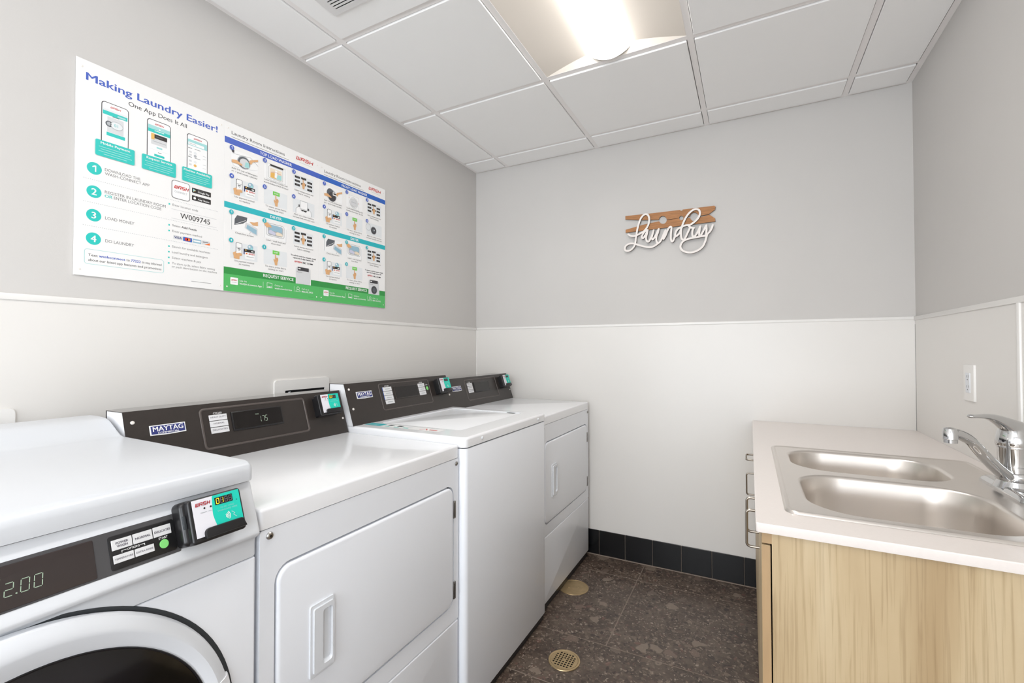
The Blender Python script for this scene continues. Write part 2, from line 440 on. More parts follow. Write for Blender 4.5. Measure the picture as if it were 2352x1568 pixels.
    def lathe(s, fr, prof, mat, seg=48, caps=False, a0=0.0, a1=360.0):
        full = abs(a1 - a0) >= 359.9
        n = seg if full else seg + 1
        rings = []
        for r, c in prof:
            rings.append([fr(r * math.cos(math.radians(a0 + (a1 - a0) * j / seg)), r * math.sin(math.radians(a0 + (a1 - a0) * j / seg)), c) for j in range(n)])
        if full: s.loft(rings, mat, caps)
        else:
            vs = [v for r in rings for v in r]; fs = []
            for i in range(len(rings) - 1):
                for j in range(n - 1): fs.append((i * n + j, i * n + j + 1, (i + 1) * n + j + 1, (i + 1) * n + j))
            k = len(rings)
            fs.append(tuple(i * n for i in range(k))); fs.append(tuple(i * n + n - 1 for i in range(k))[::-1])
            s.raw(vs, fs, mat)
    def extrude_y(s, prof, y0, y1, mat, bev=0.0, seg=3):
        """closed (x,z) outline swept along y"""
        A = sum(prof[i][0] * prof[(i + 1) % len(prof)][1] - prof[(i + 1) % len(prof)][0] * prof[i][1] for i in range(len(prof)))
        sg = 1 if A > 0 else -1; n = len(prof)
        def inset(q):
            if q <= 0: return list(prof)
            out = []
            for i in range(n):
                p0, p1, p2 = Vector(prof[i - 1]), Vector(prof[i]), Vector(prof[(i + 1) % n])
                d0 = (p1 - p0).normalized(); d1 = (p2 - p1).normalized()
                n0 = Vector((-d0.y, d0.x)) * sg; n1 = Vector((-d1.y, d1.x)) * sg
                m_ = n0 + n1
                m_ = n0 if m_.length < 1e-6 else m_.normalized()
                out.append(tuple(p1 + m_ * (q / max(0.5, m_.dot(n0)))))
            return out
        R = []
        st = [(0, 0)] if bev <= 0 else [(bev * (1 - math.sin(math.radians(90 * k / seg))), bev * (1 - math.cos(math.radians(90 * k / seg)))) for k in range(seg + 1)]
        for q, dy in st: R.append([(x, y0 + dy, z) for x, z in inset(q)])
        for q, dy in st[::-1]: R.append([(x, y1 - dy, z) for x, z in inset(q)])
        s.loft(R, mat, True)
    def build(s, name, parent=None, ang=32):
        o0 = LOC.get(parent, Vector((0, 0, 0)))
        me = bpy.data.meshes.new(name)
        me.from_pydata([(v[0] - o0.x, v[1] - o0.y, v[2] - o0.z) for v in s.v], [], s.f)
        for m in s.mats: me.materials.append(m)
        me.polygons.foreach_set('material_index', s.mi)
        me.polygons.foreach_set('use_smooth', [True] * len(s.f))
        me.update()
        me.set_sharp_from_angle(angle=math.radians(ang))
        o = bpy.data.objects.new(name, me); COL.objects.link(o)
        if parent is not None: o.parent = parent; LOC[o] = o0
        return o
LOC = {}
def thing(name, label, cat, loc, group=None):
    o = bpy.data.objects.new(name, None); COL.objects.link(o)
    o.location = loc; o.empty_display_size = 0.1; LOC[o] = Vector(loc)
    o['label'] = label; o['category'] = cat
    if group: o['group'] = group
    return o
def struct(mb, name, parent=None, ang=32):
    o = mb.build(name, parent, ang); o['kind'] = 'structure'; return o

# ---------------------------------------------------------------- room shell
T = 0.10
b = MB(); b.box(XL - T, XR + T, YR - .8, YB + T, -0.10, 0.0, M['floor'])
fl = Fr((0, 0, 0), (1, 0, 0), (0, 1, 0))
def groutline(x0, x1, y0, y1): b.rect(fl, x0, x1, y0, y1, 0.0006, M['grout'])
g = 0.0021
for y in (2.456, 1.860, 1.264, 0.668, 0.072, -0.524, -1.12, -1.716, -2.312, -2.908, -3.504): groutline(XL, XR, y - g, y + g)
groutline(XL, -0.66, 1.561 - g, 1.561 + g)
for y0, y1, x in ((1.86, YB, -0.535), (1.264, 1.86, 0.06), (0.668, 1.264, -0.535), (0.072, 0.668, 0.06), (-0.524, 0.072, -0.535)): groutline(x - g, x + g, y0, y1)
struct(b, 'floor')
b = MB(); b.box(XL - T, XL, YR, YB + T, 0, 2.62, M['wall']); struct(b, 'wall_left')
b = MB(); b.box(XL, XR, YB, YB + T, 0, 2.62, M['wall']); struct(b, 'wall_back')
WY0, WY1, WZ0, WZ1 = -2.25, -0.85, 0.95, 2.15
b = MB(); b.box(XR, XR + T, WY1, YB + T, 0, 2.62, M['wall']); b.box(XR, XR + T, YR, WY0, 0, 2.62, M['wall'])
b.box(XR, XR + T, WY0, WY1, 0, WZ0, M['wall']); b.box(XR, XR + T, WY0, WY1, WZ1, 2.62, M['wall']); struct(b, 'wall_right')
b = MB()
for y in (WY0, (WY0 + WY1) / 2 - .02, WY1 - .04): b.box(XR + .01, XR + T - .01, y, y + .04, WZ0, WZ1, M['trim'], .003)
for z in (WZ0, WZ1 - .04): b.box(XR + .012, XR + T - .012, WY0 + .04, WY1 - .04, z, z + .04, M['trim'], .003)
struct(b, 'added_window_1')  # frame around the added side light, never in view
b = MB()
OX0, OX1, OZ = -1.56, 0.56, 2.12
b.box(XL - T, OX0, YR - T, YR, 0, 2.62, M['wall']); b.box(OX1, XR + T, YR - T, YR, 0, 2.62, M['wall']); b.box(OX0, OX1, YR - T, YR, OZ, 2.62, M['wall'])
struct(b, 'wall_rear')
b = MB()
for x0, x1 in ((OX0, OX0 + .06), (OX1 - .06, OX1), ((OX0 + OX1) / 2 - .03, (OX0 + OX1) / 2 + .03)): b.box(x0, x1, YR - T, YR + .004, 0, OZ, M['trim'], 0.003)
b.box(OX0 + .06, OX1 - .06, YR - T, YR + .004, OZ - .06, OZ, M['trim'], 0.003)
struct(b, 'added_door_1')  # frame for the added rear light's opening, never in view

# wall panels below the rail, their cap and joint strips
tw = 0.003
b = MB(); b.box(XL, XL + tw, YR, YB - 0.0005, 0.0, WAIN - 0.014, M['wain'])
b.box(XL, XL + 0.007, YR, YB - 0.0005, WAIN - 0.017, WAIN, M['trim'], 0.002); struct(b, 'trim_1')
b = MB(); b.box(XL + tw, XR - tw, YB - tw, YB, 0.14, WAIN - 0.014, M['wain'])
b.box(XL + .007, XR - .007, YB - 0.007, YB, WAIN - 0.014, WAIN, M['trim'], 0.002)
b.box(XL + .0032, XL + .0095, YB - 0.0075, YB - .0005, 0.2, WAIN - 0.016, M['trim'], 0.002); struct(b, 'trim_2')
b = MB(); b.box(XR - tw, XR, WY1, YB - 0.004, 0.0, WAIN - 0.014, M['wain']); b.box(XR - tw, XR, YR, WY0, 0.0, WAIN - 0.014, M['wain']); b.box(XR - tw, XR, WY0, WY1, 0.0, WZ0 - .014, M['wain'])
b.box(XR - 0.007, XR, WY1, YB - 0.0005, WAIN - 0.018, WAIN, M['trim'], 0.002)
b.box(XR - 0.008, XR, 1.757, 1.775, 0.86, WAIN - 0.017, M['trim'], 0.003)
b.box(XR - 0.0036, XR - 0.0028, YB - 0.0042, YB - 0.0030, 0.8, 1.33, M['void']); struct(b, 'trim_3')

# black cove tiles along the floor
b = MB(); ZB = 0.1443
b.box(XL + .004, XR - .004, YB - 0.006, YB - .0032, 0.0, ZB - .002, M['grout'])
x = -0.8013 - 0.1535 * 6
while x < XR:
    x0, x1 = max(x + .0012, XL + .004), min(x + 0.1535 - .0012, XR - .004)
    if x1 > x0: b.box(x0, x1, YB - 0.011, YB - .004, 0.003, ZB, M['btile'], 0.0012, 1)
    x += 0.1535
b.box(XL + .01, XR - .01, YB - 0.016, YB - .010, 0.0, 0.0035, M['grout'])
struct(b, 'baseboard_back')
b = MB(); b.box(XL + .003, XL + .006, YR, YB - .012, 0, ZB - .002, M['grout'])
y = YB - .012 - .1535
while y > YR:
    b.box(XL + .005, XL + .011, y + .0012, y + .1523, .003, ZB, M['btile'], .0012, 1); y -= .1535
struct(b, 'baseboard_left')

# ---------------------------------------------------------------- suspended ceiling
GX = [-1.414 + i * 0.6096 for i in range(4)]
GY = [2.4861 - i * 0.6096 for i in range(11)]
xs = [XL] + GX + [XR]; ys = [YR] + GY[::-1] + [YB]
TR1 = (GX[1], GX[2], GY[3], GY[1]); TR2 = (GX[1], GX[2], GY[6], GY[4]); TR3 = (GX[1], GX[2], GY[9], GY[7])
def in_tr(xm, ym): return any(t[0] < xm < t[1] and t[2] < ym < t[3] for t in (TR1, TR2, TR3))
b = MB(); b.box(XL - T, XR + T, YR, YB + T, 2.60, 2.70, M['tile'])
vent = (-1.314, -0.906, 0.765, 1.147)
for i in range(len(xs) - 1):
    for j in range(len(ys) - 1):
        xm, ym = (xs[i] + xs[i + 1]) / 2, (ys[j] + ys[j + 1]) / 2
        if in_tr(xm, ym): continue
        e = 0.0145
        x0 = xs[i] + (e if i else 0.024); x1 = xs[i + 1] - (e if i < len(xs) - 2 else 0.026)
        y0 = ys[j] + (e if j else 0.024); y1 = ys[j + 1] - (e if j < len(ys) - 2 else 0.020)
        b.box(x0, x1, y0, y1, H - 0.0065, H + 0.008, M['tile'], 0.0015, 1)
struct(b, 'ceiling')
b = MB(); tz0, tz1 = H, H + 0.005
for x in GX: b.box(x - 0.012, x + 0.012, YR, YB, tz0, tz1, M['tee'])
for y in GY: b.box(XL, XR, y - 0.012, y + 0.012, tz0 + .0002, tz1, M['tee'])
b.box(XL, XL + .022, YR, YB, tz0 - .0006, tz1, M['tee']); b.box(XR - .022, XR, YR, YB, tz0 - .0006, tz1, M['tee'])
b.box(XL, XR, YB - .016, YB, tz0 - .0004, tz1, M['tee'])
struct(b, 'trim_4')

def troffer(t, label, lm):
    x0, x1, y0, y1 = t; xc = (x0 + x1) / 2; yc = (y0 + y1) / 2
    r = thing('ceiling_light', label, 'ceiling light', (xc, yc, H), 'recessed ceiling lights')
    e = 0.0125; a0, a1, c0, c1 = x0 + e, x1 - e, y0 + e, y1 - e
    bz = H + 0.030; ey = 0.024; hw = 0.091
    b = MB()
    n = 10
    def wing(sgn):
        P = []
        for k in range(n + 1):
            t_ = k / n; x = sgn * ((a1 - a0) / 2 * (1 - t_) + hw * t_); z = H + 0.001 + (bz - H - .001) * (1 - (1 - t_) ** 1.35)
            P.append((xc + x, z, t_))
        vs = []; fs = []
        for x, z, t_ in P: vs += [(x, c0 + ey * (1 - (1 - t_) ** 1.35), z), (x, c1 - ey * (1 - (1 - t_) ** 1.35), z)]
        for k in range(n): fs.append((2 * k, 2 * k + 1, 2 * k + 3, 2 * k + 2))
        b.raw(vs, fs, M['refl'])
        return P
    L = wing(-1); R = wing(1)
    for sy, ye in ((1, c1), (-1, c0)):
        vs = []; fs = []
        for (xa, z, t_), (xb_, _, _) in zip(L, R):
            y = ye - sy * ey * (1 - (1 - t_) ** 1.35); vs += [(xa, y, z), (xb_, y, z)]
        for k in range(n): fs.append((2 * k, 2 * k + 1, 2 * k + 3, 2 * k + 2))
        b.raw(vs, fs, M['refl'])
    b.box(a0, a1, c0, c1, bz + 0.002, bz + 0.02, M['refl'])
    b.build('reflector', r, 60)
    b = MB(); q = 20; ly0, ly1 = c0 + ey - .009, c1 - ey + .009
    def arc(y):
        return [(xc + hw * math.cos(math.pi + math.pi * k / q), y, H + 0.031 - 0.039 * (1 - math.cos(math.pi * k / q) ** 2) - .002 * min(1, k, q - k)) for k in range(q + 1)]
    A0, A1 = arc(ly0), arc(ly1)
    vs = A0 + A1; fs = [(k, k + 1, q + 1 + k + 1, q + 1 + k) for k in range(q)]
    b.raw(vs, fs, lm)
    b.build('lens', r, 60)
    for y, A in ((ly0, A0), (ly1, A1)):
        b = MB(); s = 1 if y == ly1 else -1
        o = [(x, y + s * 0.0005, z) for x, _, z in A] ; b.raw(o, [tuple(range(len(o)))], M['refl'])
        b.tube([(x, y, z) for x, _, z in A], 0.0022, M['tee'], 6)
        b.build('lens_end_cap', r)
    return r
troffer(TR1, 'long glowing ceiling light in the tile grid above the aisle', M['lens'])
troffer(TR2, 'added ceiling light, unseen behind the camera, middle of the three', M['added_lens'])  # this and the next are added to light the room evenly
troffer(TR3, 'added ceiling light, unseen behind the camera, nearest the added rear opening', M['added_lens'])

# supply vent near the poster wall
r = thing('ceiling_vent', 'white louvred air vent in the ceiling tile above the left machines', 'vent', ((vent[0] + vent[1]) / 2, (vent[2] + vent[3]) / 2, H - .0065))
cf = Fr((0, 0, H - .0065), (1, 0, 0), (0, -1, 0))
b = MB(); gx0, gx1, gy0, gy1 = vent[0] + .03, vent[1] - .03, vent[2] + .014, vent[3] - .014
b.holes(cf, rrect(vent[0], vent[1], -vent[3], -vent[2], .006), [[(gx0, -gy1), (gx1, -gy1), (gx1, -gy0), (gx0, -gy0)]], 0.0, 0.006, M['vent']); b.build('frame', r)
b = MB(); b.rect(cf, gx0, gx1, -gy1, -gy0, 0.0006, M['void']); b.build('backing', r)
b = MB(); y = gy0 + .006
while y < gy1:
    s = MB; b.box(gx0, gx1, y, y + .0062, H - .0065 - .006, H - .0065 - .003, M['vent']); y += .0118
b.build('louvres', r)

# ---------------------------------------------------------------- machines along the left wall
def face(y0, xb, zb, xt, zt): return Fr((xb, y0, zb), (0, 1, 0), (xt - xb, 0, zt - zb))
def badge(fr, a0, a1, b0, b1, parent, small=False):
    """enamel name plate with a curved lower edge"""
    b = MB(); w_, h_ = a1 - a0, b1 - b0
    def shape(i):
        lo_ = [(a0 + i + (w_ - 2 * i) * k / 8, b0 + i * 1.1 + (0.06 * h_) * (abs(k - 4) / 4)) for k in range(9)]
        return lo_ + [(a1 - i, b1 - i), (a0 + i, b1 - i)]
    b.prism(fr, shape(0), 0.0, 0.002, I['white'], 0.0005, 1)
    b.flat(fr, shape(h_ * 0.09), 0.0022, I['navy'])
    b.text(fr, 'MAYTAG', (a0 + a1) / 2, b0 + h_ * 0.40, h_ * 0.44, 0.0026, I['white'], w=w_ * 0.84, al='C', bold=True)
    b.text(fr, 'COMMERCIAL', (a0 + a1) / 2, b0 + h_ * 0.16, h_ * 0.15, 0.0026, I['white'], w=w_ * 0.60, al='C', bold=True)
    b.build('badge', parent)
def keys(fr, a0, a1, tops, h, names, parent, title=None, side=False):
    n = len(names)
    for i, nm in enumerate(names):
        t = tops - i * (h + 0.0018)
        b = MB(); b.prism(fr, rrect(a0, a1, t - h, t, .0008, 2), 0.0, 0.0016, I['key'], 0.0004, 1)
        if nm == '': b.rect(fr, a0 + (a1 - a0) * .22, a1 - (a1 - a0) * .22, t - h * .62, t - h * .42, .0019, I['mgrey'])
        else: b.text(fr, nm, (a0 + a1) / 2, t - h * 0.56, h * 0.26, 0.0019, I['shade'], w=min((a1 - a0) * 0.84, (a1 - a0) * 0.10 * len(nm)), al='C')
        if i < n - (1 if side else 0) and side: b.rect(fr, a0 - .0035, a0 - .0012, t - h, t, 0.0006, I['band'])
        b.build('button', parent)
    if title:
        b = MB(); b.text(fr, title, (a0 + a1) / 2, tops + .0022, .0048, 0.0006, I['white'], w=(a1 - a0) * 0.48, al='C', bold=True); b.build('button_heading', parent)
def reader(fr, a0, b0, num, parent, deep=0.036, wd=0.094, ht=0.077, arm=False, pin=.012):
    """payment terminal: black shell, printed face, digits, card lip"""
    b = MB()
    b.prism(fr, rrect(a0 + .004, a0 + wd - .002, b0, b0 + ht - .004, .006), 0.0, deep * 0.6, M['black'], 0.0)
    b.prism(fr.off(0, 0, deep * 0.45), rrect(a0, a0 + wd, b0, b0 + ht, .006), 0.0, deep * 0.55, M['black'], 0.0035, 3)
    if arm:
        b.prism(fr, rrect(a0 - .007, a0 + .02, b0 + .001, b0 + ht + .001, .009), 0.0, deep * 0.70, M['black'], 0.008, 4)
        b.prism(fr, rrect(a0 - .005, a0 - .001, b0 + ht * .40, b0 + ht * .70, .003), 0.0, deep * 0.74, M['gask'], 0.003, 2)
    ro = b.build('card_reader', parent)
    f = fr.off(a0, b0, deep + .0004); m = 0.006
    pa0, pa1, pb0, pb1 = pin, wd - .004, 0.009, ht - .0025
    b = MB(); b.prism(f, [(pa0, pb0), (pa1, pb0), (pa1, pb1), (pa0, pb1)], -.0006, 0.0, I['rdwhite'])
    k = pa0 + (pa1 - pa0) * 0.42
    cur = [(k - .004 * math.sin(math.pi * (0.35 + i / 10 * .65)) + .017 * max(0, (0.55 - i / 10)) ** 1.3, pb0 + (pb1 - pb0) * i / 10) for i in range(11)]
    b.flat(f, [(pa1, pb1)] + cur[::-1] + [(pa1, pb0)], 0.0003, I['tealr'])
    hh = pb1 - pb0
    b.logo(f, pa0 + .0045, pb1 - .0115, .0060, .0235, 0.0006, I['dred'], .2)
    for q in (.55, .86): b.flat(f, circ(pa0 + (k - pa0) * q, pb1 - .0165, .0016, 16), 0.0006, I['black'])
    b.rect(f, pa0 + .011, pa0 + .021, pb1 - .0232, pb1 - .0224, .0006, I['mgrey']); b.rect(f, pa0 + .024, pa0 + .029, pb1 - .0232, pb1 - .0224, .0006, I['mgrey'])
    b.text(f, 'TO PAY HOLD', (k + pa1) / 2 - .001, pb1 - .0245, .0024, .0006, I['lteal'], w=.024, al='C')
    b.text(f, 'WASHCARD HERE', (k + pa1) / 2 - .001, pb1 - .0292, .0024, .0006, I['lteal'], w=.034, al='C')
    cx, cy = (k + pa1) / 2 - .004, pb0 + hh * .36
    for i, q in enumerate((.003, .0052, .0074, .0096)):
        b.line(f, [(cx - .004 + q * math.cos(t), cy + q * math.sin(t)) for t in [math.radians(-40 + 10 * j) for j in range(9)]], .0011, .0006, I['white'])
    b.line(f, [(cx + .009, cy + .005), (cx + .014, cy + .001), (cx + .011, cy - .001), (cx + .016, cy - .006)], .0011, .0006, I['lteal'])
    b.flat(f, circ(pa1 - .006, pb1 - .017, .0009, 12), .0006, I['black'])
    b.build('face_label', ro)
    b = MB(); d0 = k + .003; dw = .030; db = pb1 - .0172
    b.prism(f, [(d0, db), (d0 + dw, db), (d0 + dw, db + .0125), (d0, db + .0125)], 0.0, .0008, M['disp'])
    for i, ch in enumerate(num): b.seg7(f, ch if i < 2 else ' ', d0 + .002 + i * .0072, db + .0018, .0044, .0088, .0011, .0011, I['segy'], I['segoff'], .06)
    b.build('digit_display', ro)
    b = MB()
    lip = [(pa0 + .012, pb0 - .004)] + [(pa0 + .012 + .008 * (1 - math.cos(math.radians(90 * i / 6))), pb0 + .004 + .008 * math.sin(math.radians(90 * i / 6))) for i in range(7)] + [(pa1 - .007 + .006 * math.sin(math.radians(90 * i / 6)), pb0 + .006 + .006 * math.cos(math.radians(90 * i / 6))) for i in range(7)] + [(pa1 + .002, pb0 - .004)]
    b.prism(f, lip, -.002, .0065, M['black'], .002, 2)
    b.build('card_slot', ro)
    return ro
def screw(fr, a, b_, r_, mat, parent, name='screw'):
    b = MB(); f = fr.off(a, b_)
    b.lathe(f, [(r_, 0), (r_, r_ * .25), (r_ * .75, r_ * .55), (r_ * .35, r_ * .62)], mat, 20)
    b.flat(f, circ(0, 0, r_ * .36, 10), r_ * .62, M['black'] if mat is M['screw'] else mat)
    b.build(name, parent)
def console(root, y0, W, xb, zb, xt, zt, xback):
    b = MB()
    core = [(xb - .0025, zb), (xt - .0025, zt - .0022), (xback, zt - .0022), (xback, zb)]
    b.extrude_y(core, y0 + .0012, y0 + W - .0012, M['enamel'], 0.0)
    L_ = math.hypot(xt - xb, zt - zb); f = face(y0, xb, zb, xt, zt)
    b.prism(f, [(0, 0), (W, 0), (W, L_), (0, L_)], -.002, 0.0, M['brown'])
    b.extrude_y([(xt + .0002, zt), (xback - .001, zt), (xback - .001, zt - .002), (xt - .002, zt - .002)], y0, y0 + W, M['brown_top'])
    b.extrude_y([(xback - .001, zt), (xback - .003, zt), (xback - .003, zb), (xback - .001, zb)], y0, y0 + W, M['brown'])
    c = b.build('control_console', root)
    return c, f, L_
def bead(f, a0, a1, b0, b1, r, parent):
    b = MB(); lp = rrect(a0, a1, b0, b1, .010, 6); n = len(lp)
    rings = []
    for i in range(n):
        p, q = Vector(lp[i - 1]), Vector(lp[(i + 1) % n]); t = (q - p).normalized(); nx, ny = t.y, -t.x
        rings.append([f(lp[i][0] + nx * r * math.cos(th), lp[i][1] + ny * r * math.cos(th), r * .75 * math.sin(th)) for th in [math.pi * k / 8 for k in range(9)]])
    vs = [v for g_ in rings for v in g_]; fs = []
    for i in range(n):
        for k in range(8): fs.append((i * 9 + k, i * 9 + k + 1, ((i + 1) % n) * 9 + k + 1, ((i + 1) % n) * 9 + k))
    b.raw(vs, fs, M['bead']); b.build('panel_bead', parent)
def toe_shadow(root, y0, y1, x0, x1, h=.034):
    b = MB(); b.box(x0 + .02, x1 - .008, y0 + .008, y1 - .008, 0.0, h, M['black'], .002, 1); b.build('toe_shadow_block', root)  # black block standing in for the shadow under the machine

XF = -0.853; XBK = -1.60
def dryer(y0, W, label, num, amount, detail=True):
    y1 = y0 + W
    r = thing('tumble_dryer', label, 'dryer', ((XF + XBK) / 2, (y0 + y1) / 2, 0), 'white dryers with square doors')
    fr = Fr((XF, y0, 0), (0, 1, 0), (0, 0, 1))
    da0, da1, db0, db1 = .037, W - .031, .400, .779
    b = MB()
    b.box(XBK, XF - .016, y0 + .001, y1 - .001, .034, .864, M['enamel_b'])
    # front sheet in two panels, the upper one with the door opening
    b.holes(fr.off(0, 0, -.016), rrect(.0005, W - .0005, .3448, .8646, .006), [rrect(da0 - .005, da1 + .005, db0 - .004, db1 + .005, .035)], 0.0, .016, M['enamel_b'])
    b.prism(fr.off(0, 0, -.0158), rrect(da0 - .006, da1 + .006, db0 - .005, db1 + .006, .035), 0.0, .0006, M['void'])
    b.box(XBK + .02, XF - .0035, y0 + .003, y1 - .003, .8625, .8690, M['void']); b.box(XF - .014, XF - .0035, y0 + .003, y1 - .003, .3405, .3475, M['void'])
    b.build('cabinet', r)
    b = MB(); b.prism(fr.off(0, 0, -.016), rrect(.0005, W - .0005, .034, .342, .006), 0.0, .0165, M['enamel_b'], .005, 3); b.build('lower_panel', r)
    b = MB(); b.prism(Fr((0, 0, 0), (1, 0, 0), (0, 1, 0)), rrect(XBK, XF + .001, y0, y1, .007, 5), .8662, .907, M['enamel'], .0085, 5); b.build('top_panel', r)
    b = MB()
    b.prism(fr.off(0, 0, -.0155), rrect(da0, da1, db0, db1, .031, 8), 0.0, .0195, M['enamel_b'], .0075, 4)
    d = b.build('door', r)
    b = MB(); h0, h1, v0, v1 = .112, .176, .508, .664
    fh = fr.off(0, 0, .004)
    b.holes(fh, rrect(h0, h1, v0, v1, .004), [rrect(h0 + .030, h1 - .008, v0 + .018, v1 - .018, .007)], 0.0, .0035, M['plast'])
    b.holes(fh, rrect(h0 + .007, h1 - .003, v0 + .008, v1 - .008, .004), [rrect(h0 + .030, h1 - .008, v0 + .018, v1 - .018, .007)], .0035, .0075, M['plast'])
    o = rrect(h0 + .030, h1 - .008, v0 + .018, v1 - .018, .007); i_ = rrect(h0 + .036, h1 - .009, v0 + .024, v1 - .024, .005)
    b.loft([[fh(a, c, .0070) for a, c in o], [fh(a, c, -.002) for a, c in i_]], M['plast'])
    b.flat(fh, i_, .0005, M['plast'])
    b.build('handle', d)
    for hb in (.417, .675):
        b = MB(); b.prism(fr, rrect(da1 + .001, da1 + .012, hb, hb + .056, .002, 2), 0.0, .004, M['screw'], .001, 1)
        b.rect(fr, da1 + .0025, da1 + .0055, hb + .006, hb + .05, .0042, M['void'])
        b.build('hinge', r)
    screw(fr, .0205, .8505, .0075, M['screw'], r); screw(fr, W - .012, .8485, .0075, M['screw'], r)
    c, f, L_ = console(r, y0, W, -1.353, .9065, -1.405, 1.0635, -1.488)
    badge(f, .052, .137, .0935, .1215, c)
    bead(f, .180, .522, .034, .149, .0035, c)
    keys(f, .201, .252, .1300, .0170, ['HEAVY DUTY', 'NORMAL', 'DELICATES'], c, 'CYCLES')
    b = MB(); b.prism(f, rrect(.264, .430, .073, .132, .002), 0.0, .0035, M['black'], .0012, 2)
    b.prism(f, rrect(.268, .426, .078, .129, .001), 0.0, .0042, M['disp'])
    if amount:
        b.text(f, 'PRICE', .337, .1135, .0035, .0046, I['seg'], w=.011)
        for ch, a in zip('175', (.345, .3565, .3665)): b.seg7(f, ch, a, .0905, .0068, .0175, .0012, .0046, I['seg'], None, .12)
        b.rect(f, .3525, .3540, .0905, .0920, .0046, I['seg'])
    b.build('display', c)
    screw(f, .018, .1355, .0048, M['pin'], c); screw(f, W - .012, .057, .0042, M['pin'], c)
    reader(f, W - .133, .073, num, r)
    toe_shadow(r, y0, y1, XBK, XF)
    return r
dryer(.569, .686, 'white dryer with lit price display, between the front loading and top loading washers', '0288', '1.75')
dryer(1.930, .684, 'white dryer farthest from the camera, standing against the back wall', '    ', None)

# ---- top loading washer between the two dryers
def top_loader():
    y0, W = 1.262, .664; y1 = y0 + W; xf = -.830
    r = thing('top_loading_washer', 'white top loading washer with flat lid and green sticker, between two dryers', 'washing machine', ((xf + XBK) / 2, (y0 + y1) / 2, 0))
    b = MB(); b.prism(Fr((0, 0, 0), (1, 0, 0), (0, 1, 0)), rrect(XBK, xf, y0 + .001, y1 - .001, .018), .030, .8925, M['enamel_b'], .003, 2, both=True); b.prism(Fr((0, 0, 0), (1, 0, 0), (0, 1, 0)), rrect(XBK + .01, xf - .0035, y0 + .004, y1 - .004, .016), .890, .8975, M['void']); b.build('cabinet', r)
    hole = rrect(-1.305, -.925, y0 + .112, y1 - .048, .02)
    b = MB(); top = Fr((0, 0, 0), (1, 0, 0), (0, 1, 0))
    o = rrect(XBK, xf + .001, y0, y1, .018, 6)
    b.holes(top, rrect(XBK + .009, xf - .008, y0 + .009, y1 - .009, .012, 6), [hole], .905, .929, M['enamel'])
    rings = []
    for k in range(7):
        t = math.radians(90 * k / 6); q = .009 * (1 - math.sin(t)); z = .929 - .009 + .009 * math.cos(t)
        rings.append([(a, c, z) for a, c in rrect(XBK + q * 0 + .009 * (1 - math.sin(t)), xf + .001 - .009 * (1 - math.sin(t)), y0 + .009 * (1 - math.sin(t)), y1 - .009 * (1 - math.sin(t)), .018 - .006 * (1 - math.sin(t)), 6)])
    rings.append([(a, c, .896) for a, c in o]); rings.append([(a, c, .896) for a, c in rrect(XBK + .01, xf - .009, y0 + .01, y1 - .01, .012, 6)])
    b.loft(rings, M['enamel'])
    b.build('top_panel', r)
    b = MB(); b.prism(top, rrect(-1.303, -.927, y0 + .114, y1 - .050, .019), .898, .9255, M['enamel'], .003, 2)
    b.prism(top, rrect(-1.00, -.96, y1 - .062, y1 - .050, .004), .9255, .9265, M['gask']); b.build('lid', r)
    b = MB(); z = .9294; ft = Fr((-1.335, y0 + .046, z), (1, 0, 0), (0, 1, 0))
    b.rect(ft, 0, .36, 0, .05, 0, I['white'])
    b.flat(ft, [(.004, .004), (.085, .004), (.085, .046), (.004, .046)], .0003, I['teal2'])
    b.rect(ft, .012, .07, .02, .026, .0005, I['lteal']); b.rect(ft, .012, .06, .012, .016, .0005, I['lteal'])
    for k in range(3):
        b.rect(ft, .105 + k * .045, .128 + k * .045, .024, .042, .0003, I['dgrey'] if k < 2 else I['pale']); b.rect(ft, .102 + k * .045, .125 + k * .045, .008, .016, .0003, I['teal'])
    b.line(ft, [(.27, .012), (.285, .034), (.30, .014)], .004, .0003, I['red']); b.rect(ft, .305, .34, .018, .026, .0003, I['red'])
    b.build('sticker', r)
    fr = Fr((xf + .001, y0, 0), (0, 1, 0), (0, 0, 1))
    screw(fr, .105, .9125, .0055, M['plast'], r); screw(fr, W - .085, .9115, .0055, M['plast'], r)
    c, f, L_ = console(r, y0, W, -1.335, .9290, -1.388, 1.0875, -1.465)
    badge(f, .049, .132, .101, .130, c)
    bead(f, .178, .510, .041, .153, .0022, c)
    keys(f, .198, .250, .1375, .0170, ['', '', '', ''], c, 'CYCLES', side=True)
    keys(f, .427, .474, .1375, .0172, ['', '', ''], c, 'OPTIONS')
    b = MB(); b.prism(f, rrect(.262, .418, .080, .136, .002), 0.0, .0030, M['brown'], .001, 2); b.prism(f, rrect(.268, .415, .084, .133, .001), 0.0, .0034, M['disp']); b.build('display', c)
    b = MB(); b.prism(f, circ(.4905, .111, .0072, 24, .0092), 0.0, .0015, I['startg']); b.text(f, 'START', .4905, .126, .0042, .0006, I['white'], w=.016, al='C', bold=True); b.build('start_button', c)
    for a, q in ((.018, .143), (.018, .065), (W - .012, .064)): screw(f, a, q, .0048, M['pin'], c)
    reader(f, W - .122, .071, '    ', r)
    toe_shadow(r, y0, y1, XBK, xf, .03)
top_loader()

